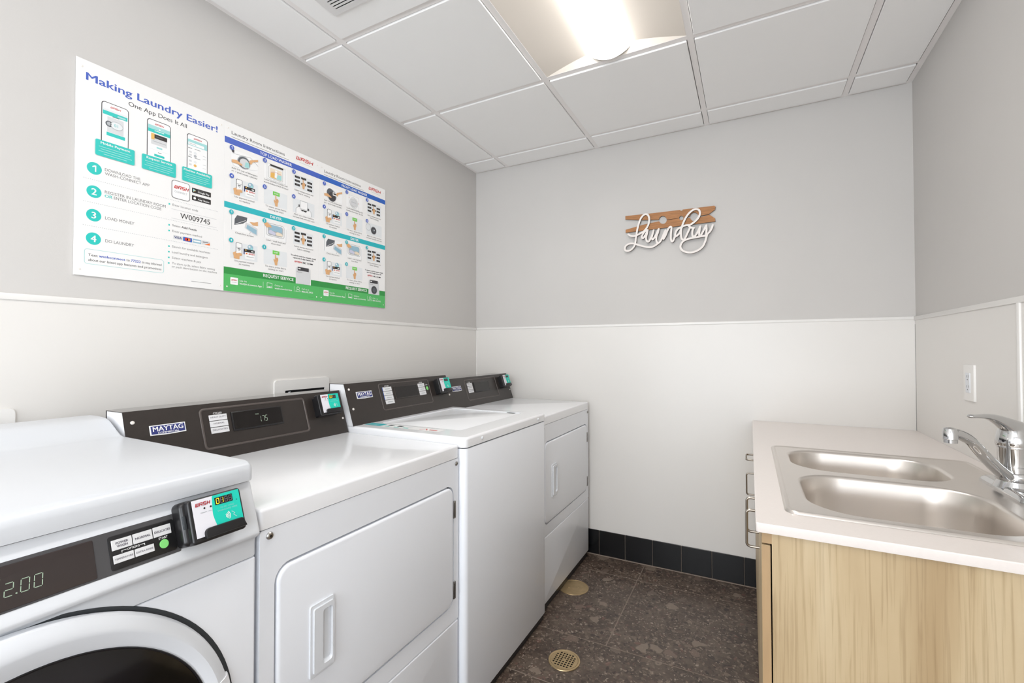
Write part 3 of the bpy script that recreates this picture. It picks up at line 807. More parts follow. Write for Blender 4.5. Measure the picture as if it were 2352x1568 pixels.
# ---- front loading washer nearest the camera
def front_loader():
    y0, y1 = -.124, .562; yc = (y0 + y1) / 2
    r = thing('front_loading_washer', 'white front loading washer with round dark glass door, nearest the camera', 'washing machine', (-1.22, yc, 0))
    fr = Fr((XF, 0, 0), (0, 1, 0), (0, 0, 1))
    b = MB(); b.box(XBK, XF - .034, y0 + .006, y1 - .012, .034, .962, M['enamel_b'])
    b.box(XF - .03, XF - .004, y0 + .008, y1 - .008, .8195, .8255, M['void']); b.box(-1.58, -.8705, y0 + .008, y1 - .008, .962, .9690, M['void'])
    b.build('cabinet', r)
    b = MB(); b.prism(fr.off(0, 0, -.03), rrect(y0, y1 - .001, .034, .8215, .004), 0.0, .030, M['enamel_b'], .012, 4); b.build('front_panel', r)
    # lid with raised back hump
    lf = -.862
    prof = [(lf, .9678), (lf, .988), (lf - .003, .998), (lf - .010, 1.0035), (lf - .020, 1.0055), (-1.10, 1.008), (-1.365, 1.009)]
    for k in range(1, 11):
        t = k / 10; s_ = t * t * (3 - 2 * t); prof.append((-1.365 - .105 * t, 1.009 + .040 * s_))
    prof += [(-1.50, 1.0505), (-1.54, 1.050), (-1.575, 1.046), (-1.597, 1.030), (-1.60, 1.01), (-1.60, .9678)]
    b = MB(); b.extrude_y(prof, y0 + .001, y1 - .0005, M['lid'], .0085, 5); b.build('lid', r, 40)
    # console band
    cp = [(-.895, .9650), (-.8695, .9650), (-.8688, .9620), (-.8393, .8760), (-.8380, .8720), (-.8378, .8690), (-.8395, .8655), (-.8440, .8620), (-.8495, .8590), (-.8522, .8540), (-.853, .845), (-.853, .8235), (-.895, .8235)]
    b = MB(); b.extrude_y(cp, y0, y1, M['plast'], .007, 4); c = b.build('control_console', r, 40)
    f = Fr((-.8379, 0, .8722), (0, 1, 0), (-.0320, 0, .0930))
    b = MB(); b.prism(f, rrect(y0 + .03, .425, .0155, .0780, .002), -.004, 0.0006, M['grey_band'], .0003, 1); b.build('dark_band', c)
    b = MB(); b.prism(f, rrect(y0 + .07, .3145, .0183, .0733, .002), -.002, .0018, M['disp_w'], .0008, 2)
    b.text(f, 'PRICE', .2065, .0575, .0030, .0024, I['seg'], w=.0135)
    for ch, a in zip('200', (.2215, .2365, .2492)): b.seg7(f, ch, a, .0345, .0080, .0160, .0010, .0024, I['seg'], None, .12)
    b.rect(f, .2320, .2337, .0345, .0362, .0024, I['seg'])
    b.build('display', c)
    b = MB(); b.prism(f, rrect(.3315, .4195, .0205, .0705, .004), 0.0, .0020, M['black'], .0010, 2)
    b.text(f, 'OPTIONS', .3612, .0440, .0029, .0024, I['white'], w=.0160, al='C', bold=True)
    b.line(f, [(.3463, .0432), (.3463, .0458), (.3520, .0458)], .0008, .0024, I['white']); b.line(f, [(.3704, .0458), (.3758, .0458), (.3758, .0432)], .0008, .0024, I['white'])
    b.text(f, 'START', .4015, .0436, .0034, .0024, I['white'], w=.0128, al='C', bold=True)
    b.build('button_pad', c)
    for nm, a0, a1, b0, b1, ln in (('POWER WASH', .3347, .3604, .0488, .0639, 2), ('NORMAL', .3617, .3874, .0488, .0641, 1), ('DELICATES', .3888, .4140, .0488, .0645, 1), ('TEMPERATURE', .3348, .3605, .0296, .0414, 1), ('EXTRA RINSE', .3619, .3875, .0296, .0412, 1)):
        b = MB(); b.prism(f, rrect(a0, a1, b0, b1, .0006, 2), .0015, .0030, I['key'], .0003, 1); m_ = (a0 + a1) / 2; h_ = b1 - b0
        if ln == 2:
            b.text(f, 'POWER', m_, b0 + h_ * .53, .0033, .0033, I['shade'], w=.0155, al='C', bold=True); b.text(f, 'WASH', m_, b0 + h_ * .22, .0033, .0033, I['shade'], w=.0135, al='C', bold=True)
        else: b.text(f, nm, m_, b0 + h_ * .38, .0033 if h_ > .014 else .0026, .0033, I['shade'], w=(a1 - a0) * (.78 if len(nm) < 7 else .88), al='C', bold=h_ > .014)
        b.build('button', c)
    b = MB(); b.prism(f, circ(.4016, .0354, .0064, 28, .0070), .0015, .0030, I['startg'], .0003, 1); b.build('start_button', c)
    reader(f, .4270, .017, '0188', r, deep=.036, wd=.0893, ht=.0735, arm=True, pin=.0062)
    # round door: rings of (centre y, centre z, radius, x)
    def rings(b, L, mat, n=112, a0=0.0, a1=360.0):
        full = a1 - a0 > 359; m_ = n if full else n + 1
        R = [[(x, yc_ + r_ * math.cos(math.radians(a0 + (a1 - a0) * j / n)), zc_ + r_ * math.sin(math.radians(a0 + (a1 - a0) * j / n))) for j in range(m_)] for yc_, zc_, r_, x in L]
        if full: b.loft(R, mat)
        else:
            vs = [v for q in R for v in q]; fs = [(i * m_ + j, i * m_ + j + 1, (i + 1) * m_ + j + 1, (i + 1) * m_ + j) for i in range(len(R) - 1) for j in range(m_ - 1)]
            fs.append(tuple(i * m_ for i in range(len(R)))); fs.append(tuple(i * m_ + m_ - 1 for i in range(len(R))))
            b.raw(vs, fs, mat)
    b = MB(); rings(b, [(.2186, .5590, .3015, -.8545), (.2186, .5590, .3015, -.8522), (.2158, .5600, .286, -.8518)], M['gask']); b.build('door_gasket', r)
    b = MB(); rings(b, [(.2140, .5596, .2930, -.8515), (.2132, .5594, .2970, -.8500), (.2130, .5596, .2978, -.8475), (.2138, .5608, .2955, -.8425), (.2160, .5630, .2905, -.8375), (.2205, .5655, .2790, -.8330), (.2255, .5680, .2670, -.8305), (.2290, .5696, .2595, -.8300), (.2306, .5692, .2565, -.8306), (.2325, .5672, .2500, -.8335), (.2350, .5640, .2415, -.8375), (.2357, .5632, .2394, -.8390), (.2357, .5632, .2370, -.8390), (.2357, .5632, .2370, -.850)], M['plast'])
    d = b.build('door', r, 24)
    b = MB(); rings(b, [(.2357, .5632, .2392, -.8393), (.2357, .5632, .2380, -.8372), (.2357, .5632, .2360, -.8378), (.2357, .5632, .2355, -.842)], M['black']); b.build('glass_rim', d)
    b = MB(); rings(b, [(.2357, .5632, .2372, -.8405), (.2357, .5632, .19, -.838), (.2357, .5632, .10, -.8365), (.2357, .5632, .001, -.836)], M['glass']); b.build('glass', d)
    b = MB(); rings(b, [(.2132, .5606, .2985, -.8490), (.2130, .5609, .3006, -.8475), (.2138, .5615, .2984, -.8412), (.2160, .5630, .2915, -.8360), (.2205, .5655, .2798, -.8312), (.2255, .5680, .2675, -.8290), (.2300, .5690, .2590, -.8310)], M['enamel'], 20, -25, 15); b.build('handle', d)
    toe_shadow(r, y0, y1, XBK, XF - .02)
front_loader()

# ---------------------------------------------------------------- sink counter on the right
CZ = 0.852; CX0, CY0, CY1 = 0.0085, 1.107, YB - .0035
def pull(b, p0, p1, out=.030, r=.0034):
    """bent bar pull between two points on a face whose outward side is -x"""
    p0 = Vector(p0); p1 = Vector(p1); d = (p1 - p0).normalized(); o = Vector((-1, 0, 0)); q = .009
    path = [p0 + o * t for t in (0, out * .35, out - q)]
    for k in range(1, 6):
        a = math.radians(90 * k / 6); path.append(p0 + o * (out - q + q * math.sin(a)) + d * (q - q * math.cos(a)))
    path.append(p0 + o * out + d * q)
    path2 = [p1 + o * out - d * q]
    for k in range(5, 0, -1):
        a = math.radians(90 * k / 6); path2.append(p1 + o * (out - q + q * math.sin(a)) - d * (q - q * math.cos(a)))
    path2 += [p1 + o * t for t in (out - q, out * .35, 0)]
    b.tube(path + path2, r, M['handle'], 10)
XD0, XD1, XC0 = .0190, .0360, .0385
def carcass(r, y0, y1, end=False):
    b = MB(); z1 = CZ - .0205; za = z1 if end else .66; zb_ = .66 if end else z1; xb_ = XR - .005
    b.box(XC0, xb_, y0, y0 + .018, .0 if end else .1, za, M['oak']); b.box(XC0, xb_, y1 - .018, y1, .1, zb_, M['oak'])
    b.box(XC0, xb_, y0 + .018, y1 - .018, .10, .118, M['oak']); b.box(xb_ - .008, xb_, y0 + .018, y1 - .018, .118, z1 - .0, M['oak'])
    b.box(XD0 + .001, XC0 + .02, y0 + .0005, y1 - .0005, .806, z1, M['edge_oak'])
    b.box(XC0 + .06, XC0 + .075, y0 + .018, y1, 0, .10, M['edge_oak'])
    return b.build('carcass', r)
yA0, yA1 = 1.122, 1.688
r = thing('sink_cabinet', 'light oak base cabinet under the sink, its broad end panel facing the camera', 'cabinet', (.35, (yA0 + yA1) / 2, 0))
carcass(r, yA0, yA1, True)
for (y0, y1, hy) in ((yA0 + .0005, 1.4035, 1.352), (1.4065, yA1 - .0015, 1.462)):
    b = MB(); b.box(XD0, XD1, y0, y1, .105, .802, M['oak'], .001, 1)
    for ye in (y0, y1): b.box(XD0 + .0008, XD1 - .0006, ye - .0006, ye + .0006, .106, .801, M['edge_oak'])
    d = b.build('door', r)
    b = MB(); pull(b, (XD0, hy, .805 - .002 - .0 if False else .800), (XD0, hy, .706)); b.build('handle', d)
yB0, yB1 = 1.690, YB - .006
r = thing('drawer_cabinet', 'light oak cabinet with a drawer above a door, against the back wall', 'cabinet', (.35, (yB0 + yB1) / 2, 0))
carcass(r, yB0, yB1)
b = MB(); b.box(XD0, XD1, yB0 + .0015, yB1 - .002, .702, .802, M['oak'], .001, 1); d = b.build('drawer', r)
b = MB(); pull(b, (XD0, 2.182, .751), (XD0, 2.292, .751), .036); b.build('handle', d)
b = MB(); b.box(XD0, XD1, yB0 + .0015, yB1 - .002, .105, .698, M['oak'], .001, 1); d = b.build('door', r)
b = MB(); pull(b, (XD0, 2.30, .666), (XD0, 2.30, .572), .036); b.build('handle', d)

SX0, SX1, SY0, SY1 = .068, .622, 1.200, 1.990
top = Fr((0, 0, 0), (1, 0, 0), (0, 1, 0))
b = MB()
b.holes(top, rrect(CX0 + .002, XR - .0035, CY0 + .002, CY1 - .0005, .003, 3), [rrect(SX0 + .02, SX1 - .02, SY0 + .015, SY1 - .015, .02)], CZ - .018, CZ, M['counter'])
b.loft([[(a, c, z) for a, c in rrect(CX0 + i, XR - .0035, CY0 + i, CY1 - .0005, .005, 3)] for z, i in ((CZ, .002), (CZ - .0008, .0008), (CZ - .002, 0), (CZ - .018, 0), (CZ - .0195, .0006), (CZ - .020, .0025), (CZ - .020, .03))], M['counter'])
o = b.build('countertop'); o['label'] = 'pale speckled stone countertop with the double sink set into it'; o['category'] = 'countertop'

r = thing('double_sink', 'brushed steel double bowl sink set in the pale countertop', 'sink', ((SX0 + SX1) / 2, (SY0 + SY1) / 2, CZ))
B1 = (.116, .508, 1.648, 1.948, .105); B2 = (.120, .512, 1.238, 1.592, .105)
b = MB(); zt = CZ + .0045
def lip(q): return [rrect(q[0] - .006, q[1] + .006, q[2] - .006, q[3] + .006, q[4] + .006, 10)][0]
inn = rrect(SX0 + .013, SX1 - .013, SY0 + .013, SY1 - .013, .018, 6)
b.holes(top, inn, [lip(B1), lip(B2)], zt - .0012, zt, M['steel'])
b.loft([[(a, c, z) for a, c in rrect(SX0 + i, SX1 - i, SY0 + i, SY1 - i, .026 - i * .6, 6)] for i, z in ((0, CZ + .0004), (.0015, CZ + .0035), (.004, CZ + .0062), (.007, CZ + .0068), (.010, CZ + .0058), (.013, zt))], M['steel'])
b.build('rim', r)
for q in (B1, B2):
    b = MB(); rings = []
    for i, z in [(-.006, zt), (-.003, zt - .0006), (0, zt - .003), (.002, zt - .008), (.006, zt - .05), (.012, zt - .12), (.020, zt - .150), (.034, zt - .168), (.055, zt - .176), (.09, zt - .178)]:
        rings.append([(a, c, z) for a, c in rrect(q[0] + i, q[1] - i, q[2] + i, q[3] - i, max(q[4] - i * .6, .03), 10)])
    b.loft(rings, M['steel']); b.raw(rings[-1], [tuple(range(len(rings[-1])))], M['steel'])
    s_ = b.build('basin', r, 60)
    b = MB(); f = Fr(((q[0] + q[1]) / 2, (q[2] + q[3]) / 2, zt - .1778), (1, 0, 0), (0, 1, 0))
    b.lathe(f, [(.043, 0), (.042, .002), (.034, .002), (.030, -.0), (.001, .0005)], M['chrome'], 32); b.build('strainer', s_)

FX, FY = .594, 1.620; fz = CZ + .0045
r = thing('sink_faucet', 'chrome single lever faucet on the steel sink ledge by the right wall', 'faucet', (FX, FY, fz))
b = MB(); rings = []
for z, i in ((fz, 0), (fz + .004, .0), (fz + .012, .004), (fz + .0165, .010), (fz + .018, .016)):
    rings.append([(a, c, z) for a, c in rrect(FX - .033 + i * .6, FX + .031 - i * .6, FY - .126 + i * 1.4, FY + .126 - i * 1.4, .026, 8)])
b.loft(rings, M['chrome'], True); b.build('base_plate', r, 40)
f = Fr((FX, FY, fz), (1, 0, 0), (0, 1, 0))
b = MB(); b.lathe(f, [(.040, .012), (.037, .019), (.0335, .028), (.0325, .031), (.0325, .034), (.0315, .035), (.0315, .0665), (.0305, .0672), (.0305, .0682), (.0315, .069), (.0315, .112), (.0325, .1145), (.0335, .1150), (.0335, .1175)], M['chrome'], 40); b.build('body', r, 40)
D = Vector((-.80, -.60, 0)); SDE = Vector((.6, -.8, 0))
C0 = Vector((FX, FY, fz))
b = MB(); P = []; R_ = []; Fl = []
for k in range(15):
    t = k / 14
    if t < .62:
        q = t / .62; d_ = .024 + .108 * q; z = .040 + .094 * q - .012 * math.sin(q * math.pi) * .4; rr = .0190 - .0045 * q
    else:
        q = (t - .62) / .38; d_ = .132 + .062 * q; z = .134 + .030 * math.sin(q * math.pi / 2) * .75; rr = .0145 + .0002 * q
    P.append(C0 + D * d_ + Vector((0, 0, z))); R_.append(rr); Fl.append(.72 if t < .7 else .85)
b.tube(P, R_, M['chrome'], 16, Fl)
tip = P[-1]
b.lathe(Fr(tip + Vector((0, 0, -.0245)) + D * .001, (1, 0, 0), (0, 1, 0)), [(.0105, 0), (.0135, .0005), (.0138, .009), (.0150, .010), (.0150, .030), (.013, .0355), (.007, .038), (.001, .0385)], M['chrome'], 28)
b.lathe(f, [(.0325, .030), (.0355, .033), (.0355, .050), (.033, .0525)], M['chrome'], 40)
b.build('spout', r, 45)
b = MB(); b.lathe(f, [(.0335, .1175), (.0345, .119), (.0345, .130), (.0335, .142), (.030, .156), (.024, .168), (.015, .176), (.006, .1795), (.0005, .180)], M['chrome'], 40)
P = []; R_ = []; Fl = []
for k in range(13):
    t = k / 12
    d_ = -.008 + .142 * t; z = .156 + .036 * math.sin(min(1, t * 1.35) * math.pi / 2) + .004 * t
    P.append(C0 + D * d_ + Vector((0, 0, z))); R_.append(.0200 * (1 - t) ** 1.5 + .0084); Fl.append(.90 - .40 * min(1, t * 1.3))
for q_ in (.75, .4, .05):
    P.append(P[-1] + (P[-1] - P[-2]).normalized() * .0022); R_.append(R_[12] * q_); Fl.append(Fl[12])
b.tube(P, R_, M['chrome'], 18, Fl)
b.lathe(Fr(C0 + D * .0335 + Vector((0, 0, .132)), SDE, (0, 0, 1)), [(.0001, .0012), (.0034, .0010), (.0036, -.003)], M['black'], 14)
b.build('lever', r, 50)

# outlet on the right wall
ow = Fr((XR - .003, 2.089, 1.1045), (0, -1, 0), (0, 0, 1))
r = thing('wall_outlet', 'white rectangular outlet plate on the right wall behind the faucet', 'outlet', (XR - .003, 2.089, 1.1045))
b = MB(); b.prism(ow, rrect(-.042, .042, -.062, .062, .004), 0, .006, M['trim'], .003, 3); b.build('cover_plate', r)
b = MB(); b.prism(ow, rrect(-.0165, .0165, -.0335, .0335, .001, 2), .005, .0082, M['plast'], .0008, 1)
for q in (-.017, .017):
    for a in (-.006, .006): b.rect(ow, a - .0010, a + .0010, q + .001, q + .009, .0084, M['void'])
    b.flat(ow, circ(0, q - .006, .0022, 12), .0084, M['void'])
b.build('receptacle', r)

# recessed laundry boxes in the left wall behind the machines
lw = Fr((XL + .003, 0, 0), (0, 1, 0), (0, 0, 1))
def wall_box(y0, y1, z1, label):
    r = thing('laundry_outlet_box', label, 'outlet box', (XL + .003, (y0 + y1) / 2, z1 - .1))
    b = MB(); ho = (y0 + .046, y1 - .022, z1 - .19, z1 - .043)
    b.holes(lw, rrect(y0, y1, z1 - .235, z1, .012), [rrect(*ho, .003)], 0, .0075, M['trim']); b.build('frame', r)
    b = MB(); b.rect(lw, *ho, .0008, M['gask']); b.rect(lw, ho[0], ho[1], ho[3] - .03, ho[3], .001, M['void'])
    b.prism(lw, [(ho[0] + .004, ho[3] - .025), (ho[0] + .02, ho[3] - .006), (ho[0] + .028, ho[3] - .006), (ho[0] + .012, ho[3] - .025)], .001, .004, M['plast']); b.build('recess', r)
wall_box(1.160, 1.422, 1.0985, 'white recessed outlet box in the wall behind the dryer with the lit price')
wall_box(.187, .4475, 1.0735, 'white outlet box on the wall behind the front loading washer, at the left edge')

# floor fittings
f = Fr((-.6555, 1.699, 0), (1, 0, 0), (0, 1, 0))
r = thing('floor_drain', 'round brass floor drain with a square hole grate in the aisle', 'drain', (-.6555, 1.699, 0))
b = MB(); b.lathe(f, [(.0625, .0008), (.0615, .0032), (.057, .0040), (.0545, .0030), (.0535, .0012)], M['brass'], 56); b.build('rim', r)
b = MB(); hs = []; pitch = .0118
for i in range(-4, 5):
    for j in range(-4, 5):
        cx, cy = (i) * pitch, (j) * pitch
        if math.hypot(cx, cy) < .0455 and not (i == 0 and j == 0): hs.append(rrect(cx - .0037, cx + .0037, cy - .0037, cy + .0037, .0008, 1))
b.holes(f, circ(0, 0, .0535, 56), hs, .0016, .0030, M['brass']); b.build('grate', r)
b = MB(); b.flat(f, circ(0, 0, .0530, 40), .0010, M['drain_dark']); b.build('pit', r)
f = Fr((-.810, 2.236, 0), (1, 0, 0), (0, 1, 0))
r = thing('floor_cleanout', 'round plain brass cleanout cover on the floor by the far dryer', 'floor cover', (-.81, 2.236, 0))
b = MB(); b.lathe(f, [(.0765, .0008), (.0755, .0022), (.072, .0026), (.0715, .0018), (.001, .0019)], M['brass'], 56)
for a in (-.022, .022): b.lathe(f.off(a, a * .4), [(.005, .0019), (.0045, .0026), (.0005, .0026)], M['brass'], 14)
b.build('cover', r)

# ---------------------------------------------------------------- peg and lettering sign on the back wall
SIGN = {"st": [[[-0.6162, 1.883], [-0.6042, 1.8735], [-0.5904, 1.8689], [-0.5765, 1.8693], [-0.5588, 1.8752], [-0.5431, 1.8824], [-0.5256, 1.8922], [-0.51, 1.9111], [-0.5003, 1.9336], [-0.4982, 1.959], [-0.5039, 1.9776], [-0.5154, 1.9861], [-0.5289, 1.983], [-0.5426, 1.9689], [-0.5535, 1.9464], [-0.5625, 1.9156], [-0.5686, 1.8844], [-0.5727, 1.8569], [-0.5757, 1.8352], [-0.5798, 1.8176], [-0.5908, 1.8007], [-0.6067, 1.7893], [-0.6227, 1.7869], [-0.6347, 1.7932], [-0.6366, 1.8055], [-0.6295, 1.8189], [-0.6145, 1.8264], [-0.5966, 1.8274], [-0.5768, 1.8223], [-0.5514, 1.8116], [-0.5242, 1.8018], [-0.4992, 1.7962], [-0.4782, 1.797], [-0.4592, 1.8067], [-0.4497, 1.8135]], [[-0.5082, 1.895], [-0.5198, 1.8905], [-0.5315, 1.878], [-0.5384, 1.8649], [-0.5394, 1.8551], [-0.5336, 1.8504], [-0.5258, 1.8575], [-0.516, 1.8742], [-0.5073, 1.8929]], [[-0.5073, 1.8929], [-0.5112, 1.8736], [-0.5162, 1.8524], [-0.5134, 1.8363], [-0.5057, 1.8275], [-0.4971, 1.8335], [-0.4874, 1.8511], [-0.4796, 1.8699], [-0.4738, 1.8889]], [[-0.4738, 1.8889], [-0.4816, 1.8623], [-0.4845, 1.8488], [-0.4808, 1.8386], [-0.4741, 1.8417], [-0.4645, 1.8563], [-0.455, 1.8748], [-0.4464, 1.8924]], [[-0.4464, 1.8924], [-0.4512, 1.8724], [-0.4589, 1.8518], [-0.46, 1.8323], [-0.4553, 1.8181], [-0.4497, 1.8135], [-0.4402, 1.8203], [-0.4308, 1.8349], [-0.4232, 1.8516], [-0.4156, 1.8701], [-0.41, 1.8811]], [[-0.41, 1.8811], [-0.4157, 1.8565], [-0.4205, 1.8337]], [[-0.4205, 1.8337], [-0.4083, 1.8557], [-0.4007, 1.8761], [-0.3914, 1.8924], [-0.3822, 1.8971], [-0.3782, 1.8889], [-0.3808, 1.8583], [-0.3813, 1.8294], [-0.375, 1.8142], [-0.3676, 1.822], [-0.3612, 1.8367], [-0.3465, 1.8466], [-0.3338, 1.8566]], [[-0.33, 1.8877], [-0.3427, 1.8816], [-0.3537, 1.8685], [-0.3589, 1.8518], [-0.3566, 1.841], [-0.3465, 1.8456], [-0.3338, 1.8604], [-0.3264, 1.8825], [-0.3172, 1.9081], [-0.3045, 1.9351], [-0.2865, 1.9593], [-0.2652, 1.9744], [-0.2476, 1.9766], [-0.2354, 1.9682], [-0.2312, 1.9516], [-0.2374, 1.9318], [-0.2515, 1.9148], [-0.2692, 1.9019], [-0.2834, 1.8943], [-0.2994, 1.8954], [-0.3155, 1.8926], [-0.3242, 1.886], [-0.3283, 1.8674], [-0.3285, 1.8425], [-0.325, 1.8249], [-0.3179, 1.8174], [-0.3089, 1.8231], [-0.298, 1.8447], [-0.2872, 1.8681], [-0.2818, 1.8808]], [[-0.2905, 1.8952], [-0.2817, 1.8827], [-0.2694, 1.8773], [-0.2624, 1.8755]], [[-0.265, 1.8759], [-0.2695, 1.8603], [-0.2705, 1.8453], [-0.268, 1.8317], [-0.2627, 1.8283], [-0.2521, 1.8374], [-0.2397, 1.8586], [-0.23, 1.88]], [[-0.23, 1.88], [-0.2345, 1.8542], [-0.2355, 1.8355], [-0.2304, 1.8293], [-0.2225, 1.8396], [-0.2102, 1.8625], [-0.1997, 1.8818]], [[-0.1997, 1.8818], [-0.199, 1.8593], [-0.2009, 1.8371], [-0.2019, 1.826]], [[-0.1682, 1.8787], [-0.1751, 1.8601], [-0.1846, 1.8445], [-0.1949, 1.8345], [-0.2002, 1.8183], [-0.2073, 1.7929], [-0.2195, 1.7699], [-0.2405, 1.7533], [-0.2668, 1.7446], [-0.2916, 1.7452], [-0.3165, 1.7553], [-0.3299, 1.7719], [-0.3307, 1.7892], [-0.3197, 1.8071], [-0.3018, 1.8166], [-0.2769, 1.8214], [-0.2487, 1.8239], [-0.2243, 1.8258], [-0.2019, 1.8269]]], "up": [[-0.6352, 1.9939], [-0.5186, 1.9899], [-0.3339, 1.9868], [-0.3307, 1.9818], [-0.3231, 1.9807], [-0.3198, 1.9869], [-0.1609, 1.9851], [-0.1546, 1.9786], [-0.1573, 1.9637], [-0.1893, 1.9425], [-0.2388, 1.9399], [-0.2414, 1.9481], [-0.2463, 1.9552], [-0.253, 1.9603], [-0.2606, 1.9628], [-0.2683, 1.9624], [-0.2751, 1.9592], [-0.2802, 1.9535], [-0.2829, 1.9459], [-0.3161, 1.9396], [-0.317, 1.9444], [-0.3194, 1.9486], [-0.323, 1.9517], [-0.3274, 1.9532], [-0.3317, 1.9529], [-0.3354, 1.9508], [-0.3379, 1.9472], [-0.3388, 1.9427], [-0.4044, 1.9426], [-0.4065, 1.9508], [-0.4111, 1.9579], [-0.4177, 1.9631], [-0.4254, 1.9657], [-0.4331, 1.9652], [-0.4398, 1.9618], [-0.4446, 1.9559], [-0.4468, 1.9482], [-0.4957, 1.9528], [-0.5362, 1.9572], [-0.6353, 1.9742]], "lo": [[-0.6341, 1.9135], [-0.5363, 1.9298], [-0.493, 1.9347], [-0.4456, 1.9385], [-0.4421, 1.9316], [-0.4367, 1.926], [-0.43, 1.9224], [-0.4229, 1.9212], [-0.4161, 1.9225], [-0.4103, 1.9262], [-0.4063, 1.9318], [-0.4045, 1.9388], [-0.3388, 1.9416], [-0.3377, 1.9372], [-0.3352, 1.9333], [-0.3316, 1.9305], [-0.3275, 1.9291], [-0.3234, 1.9294], [-0.3199, 1.9313], [-0.3173, 1.9345], [-0.3162, 1.9386], [-0.2829, 1.9375], [-0.2803, 1.9293], [-0.2753, 1.9222], [-0.2686, 1.9171], [-0.261, 1.9147], [-0.2533, 1.9151], [-0.2466, 1.9184], [-0.2416, 1.9241], [-0.2389, 1.9316], [-0.1842, 1.9401], [-0.1576, 1.9165], [-0.1565, 1.8996], [-0.3781, 1.8981], [-0.6342, 1.8962]]}
r = thing('laundry_word_sign', 'wooden clothes peg sign with white script reading Laundry on the back wall', 'sign', (-.40, YB - .008, 1.87))
bw = Fr((0, YB, 0), (1, 0, 0), (0, 0, 1))
for k in ('up', 'lo'):
    b = MB(); b.prism(bw, SIGN[k], .002, .012, M['peg'], 0, side=M['letter_edge']); b.build('peg_half', r)
b = MB()
for si, st in enumerate(SIGN['st']):
    P = [Vector(p) for p in smooth(st, 5)]; n = len(P); hw = .0052; Lf, Rt = [], []
    for i in range(n):
        t = (P[min(i + 1, n - 1)] - P[max(i - 1, 0)]).normalized(); nn = Vector((-t.y, t.x)) * hw
        Lf.append(P[i] + nn); Rt.append(P[i] - nn)
    c0, c1 = .0123, .0215
    vs = []; fs = []; es = []
    for qi, (a, c) in enumerate(zip(Lf, Rt)):
        c1 = .0212 + .00012 * si + .0006 * qi / n
        vs += [bw(a.x, a.y, c1), bw(c.x, c.y, c1), bw(a.x, a.y, c0), bw(c.x, c.y, c0)]
    for i in range(n - 1):
        k = 4 * i; fs.append((k, k + 1, k + 5, k + 4)); es += [(k, k + 4, k + 6, k + 2), (k + 1, k + 3, k + 7, k + 5), (k + 2, k + 6, k + 7, k + 3)]
    b.raw(vs, fs, M['letter']); b.raw(vs, es, M['letter_edge'])
    for p, c1 in ((P[0], .02115 + .00012 * si), (P[-1], .02175 + .00012 * si)): b.prism(bw, circ(p.x, p.y, hw, 14), c0, c1, M['letter'], 0, side=M['letter_edge'])
b.build('lettering', r, 20)

# ---------------------------------------------------------------- the three instruction signs on the left wall
def mmf(y0): return Fr((XL, y0, 1.4305), (0, 1, 0), (0, 0, 1))
class Pr:
    """print helper in millimetres from the sheet's lower left corner"""
    def __init__(s, mb, fr, c=.0052): s.b = mb; s.f = fr; s.c = c
    def q(s, pts): return [(a / 1000, z / 1000) for a, z in pts]
    def L(s, l): return s.c + l * .0003
    def rect(s, x0, x1, z0, z1, ink_, l=0, r=0): s.b.rect(s.f, x0 / 1000, x1 / 1000, z0 / 1000, z1 / 1000, s.L(l), I[ink_], r / 1000)
    def frame(s, x0, x1, z0, z1, t, ink_, l=0, r=0): s.b.frame(s.f, x0 / 1000, x1 / 1000, z0 / 1000, z1 / 1000, t / 1000, s.L(l), I[ink_], r / 1000)
    def poly(s, pts, ink_, l=0): s.b.flat(s.f, s.q(pts), s.L(l), I[ink_])
    def circ(s, x, z, r, ink_, l=0, rz=None, n=32): s.b.flat(s.f, s.q(circ(x, z, r, n, rz)), s.L(l), I[ink_])
    def ring(s, x, z, r, t, ink_, l=0): s.b.ring(s.f, s.q(circ(x, z, r, 32)), s.q(circ(x, z, r - t, 32)), s.L(l), I[ink_])
    def line(s, pts, w, ink_, l=0, closed=False): s.b.line(s.f, s.q(pts), w / 1000, s.L(l), I[ink_], closed)
    def text(s, t, x, z, cap, ink_, l=0, w=None, al='L', bold=False): s.b.text(s.f, t, x / 1000, z / 1000, cap / 1000, s.L(l), I[ink_], w=w / 1000 if w else None, al=al, bold=bold)
    def logo(s, x, z, cap, w, ink_, l=0): s.b.logo(s.f, x / 1000, z / 1000, cap / 1000, w / 1000, s.L(l), I[ink_])
def sheet(W, Hh, label, y0):
    fr = mmf(y0); b = MB()
    b.prism(fr, [(0, 0), (W, 0), (W, Hh), (0, Hh)], .001, .005, M['sheet'], .0004, 1)
    r = thing('instruction_sign', label, 'sign', (XL, y0 + W / 2, 1.4305), None)
    return r, b, fr, Pr(b, fr)
def pins(r, fr, W, Hh):
    for a in (.012, W - .012):
        for z in (.017, Hh - .022):
            b = MB(); b.lathe(fr.off(a, z, .005), [(.0028, 0), (.0026, .001), (.001, .0016), (.0002, .0016)], M['pin'], 14); b.build('pin', r)
Y0 = .558
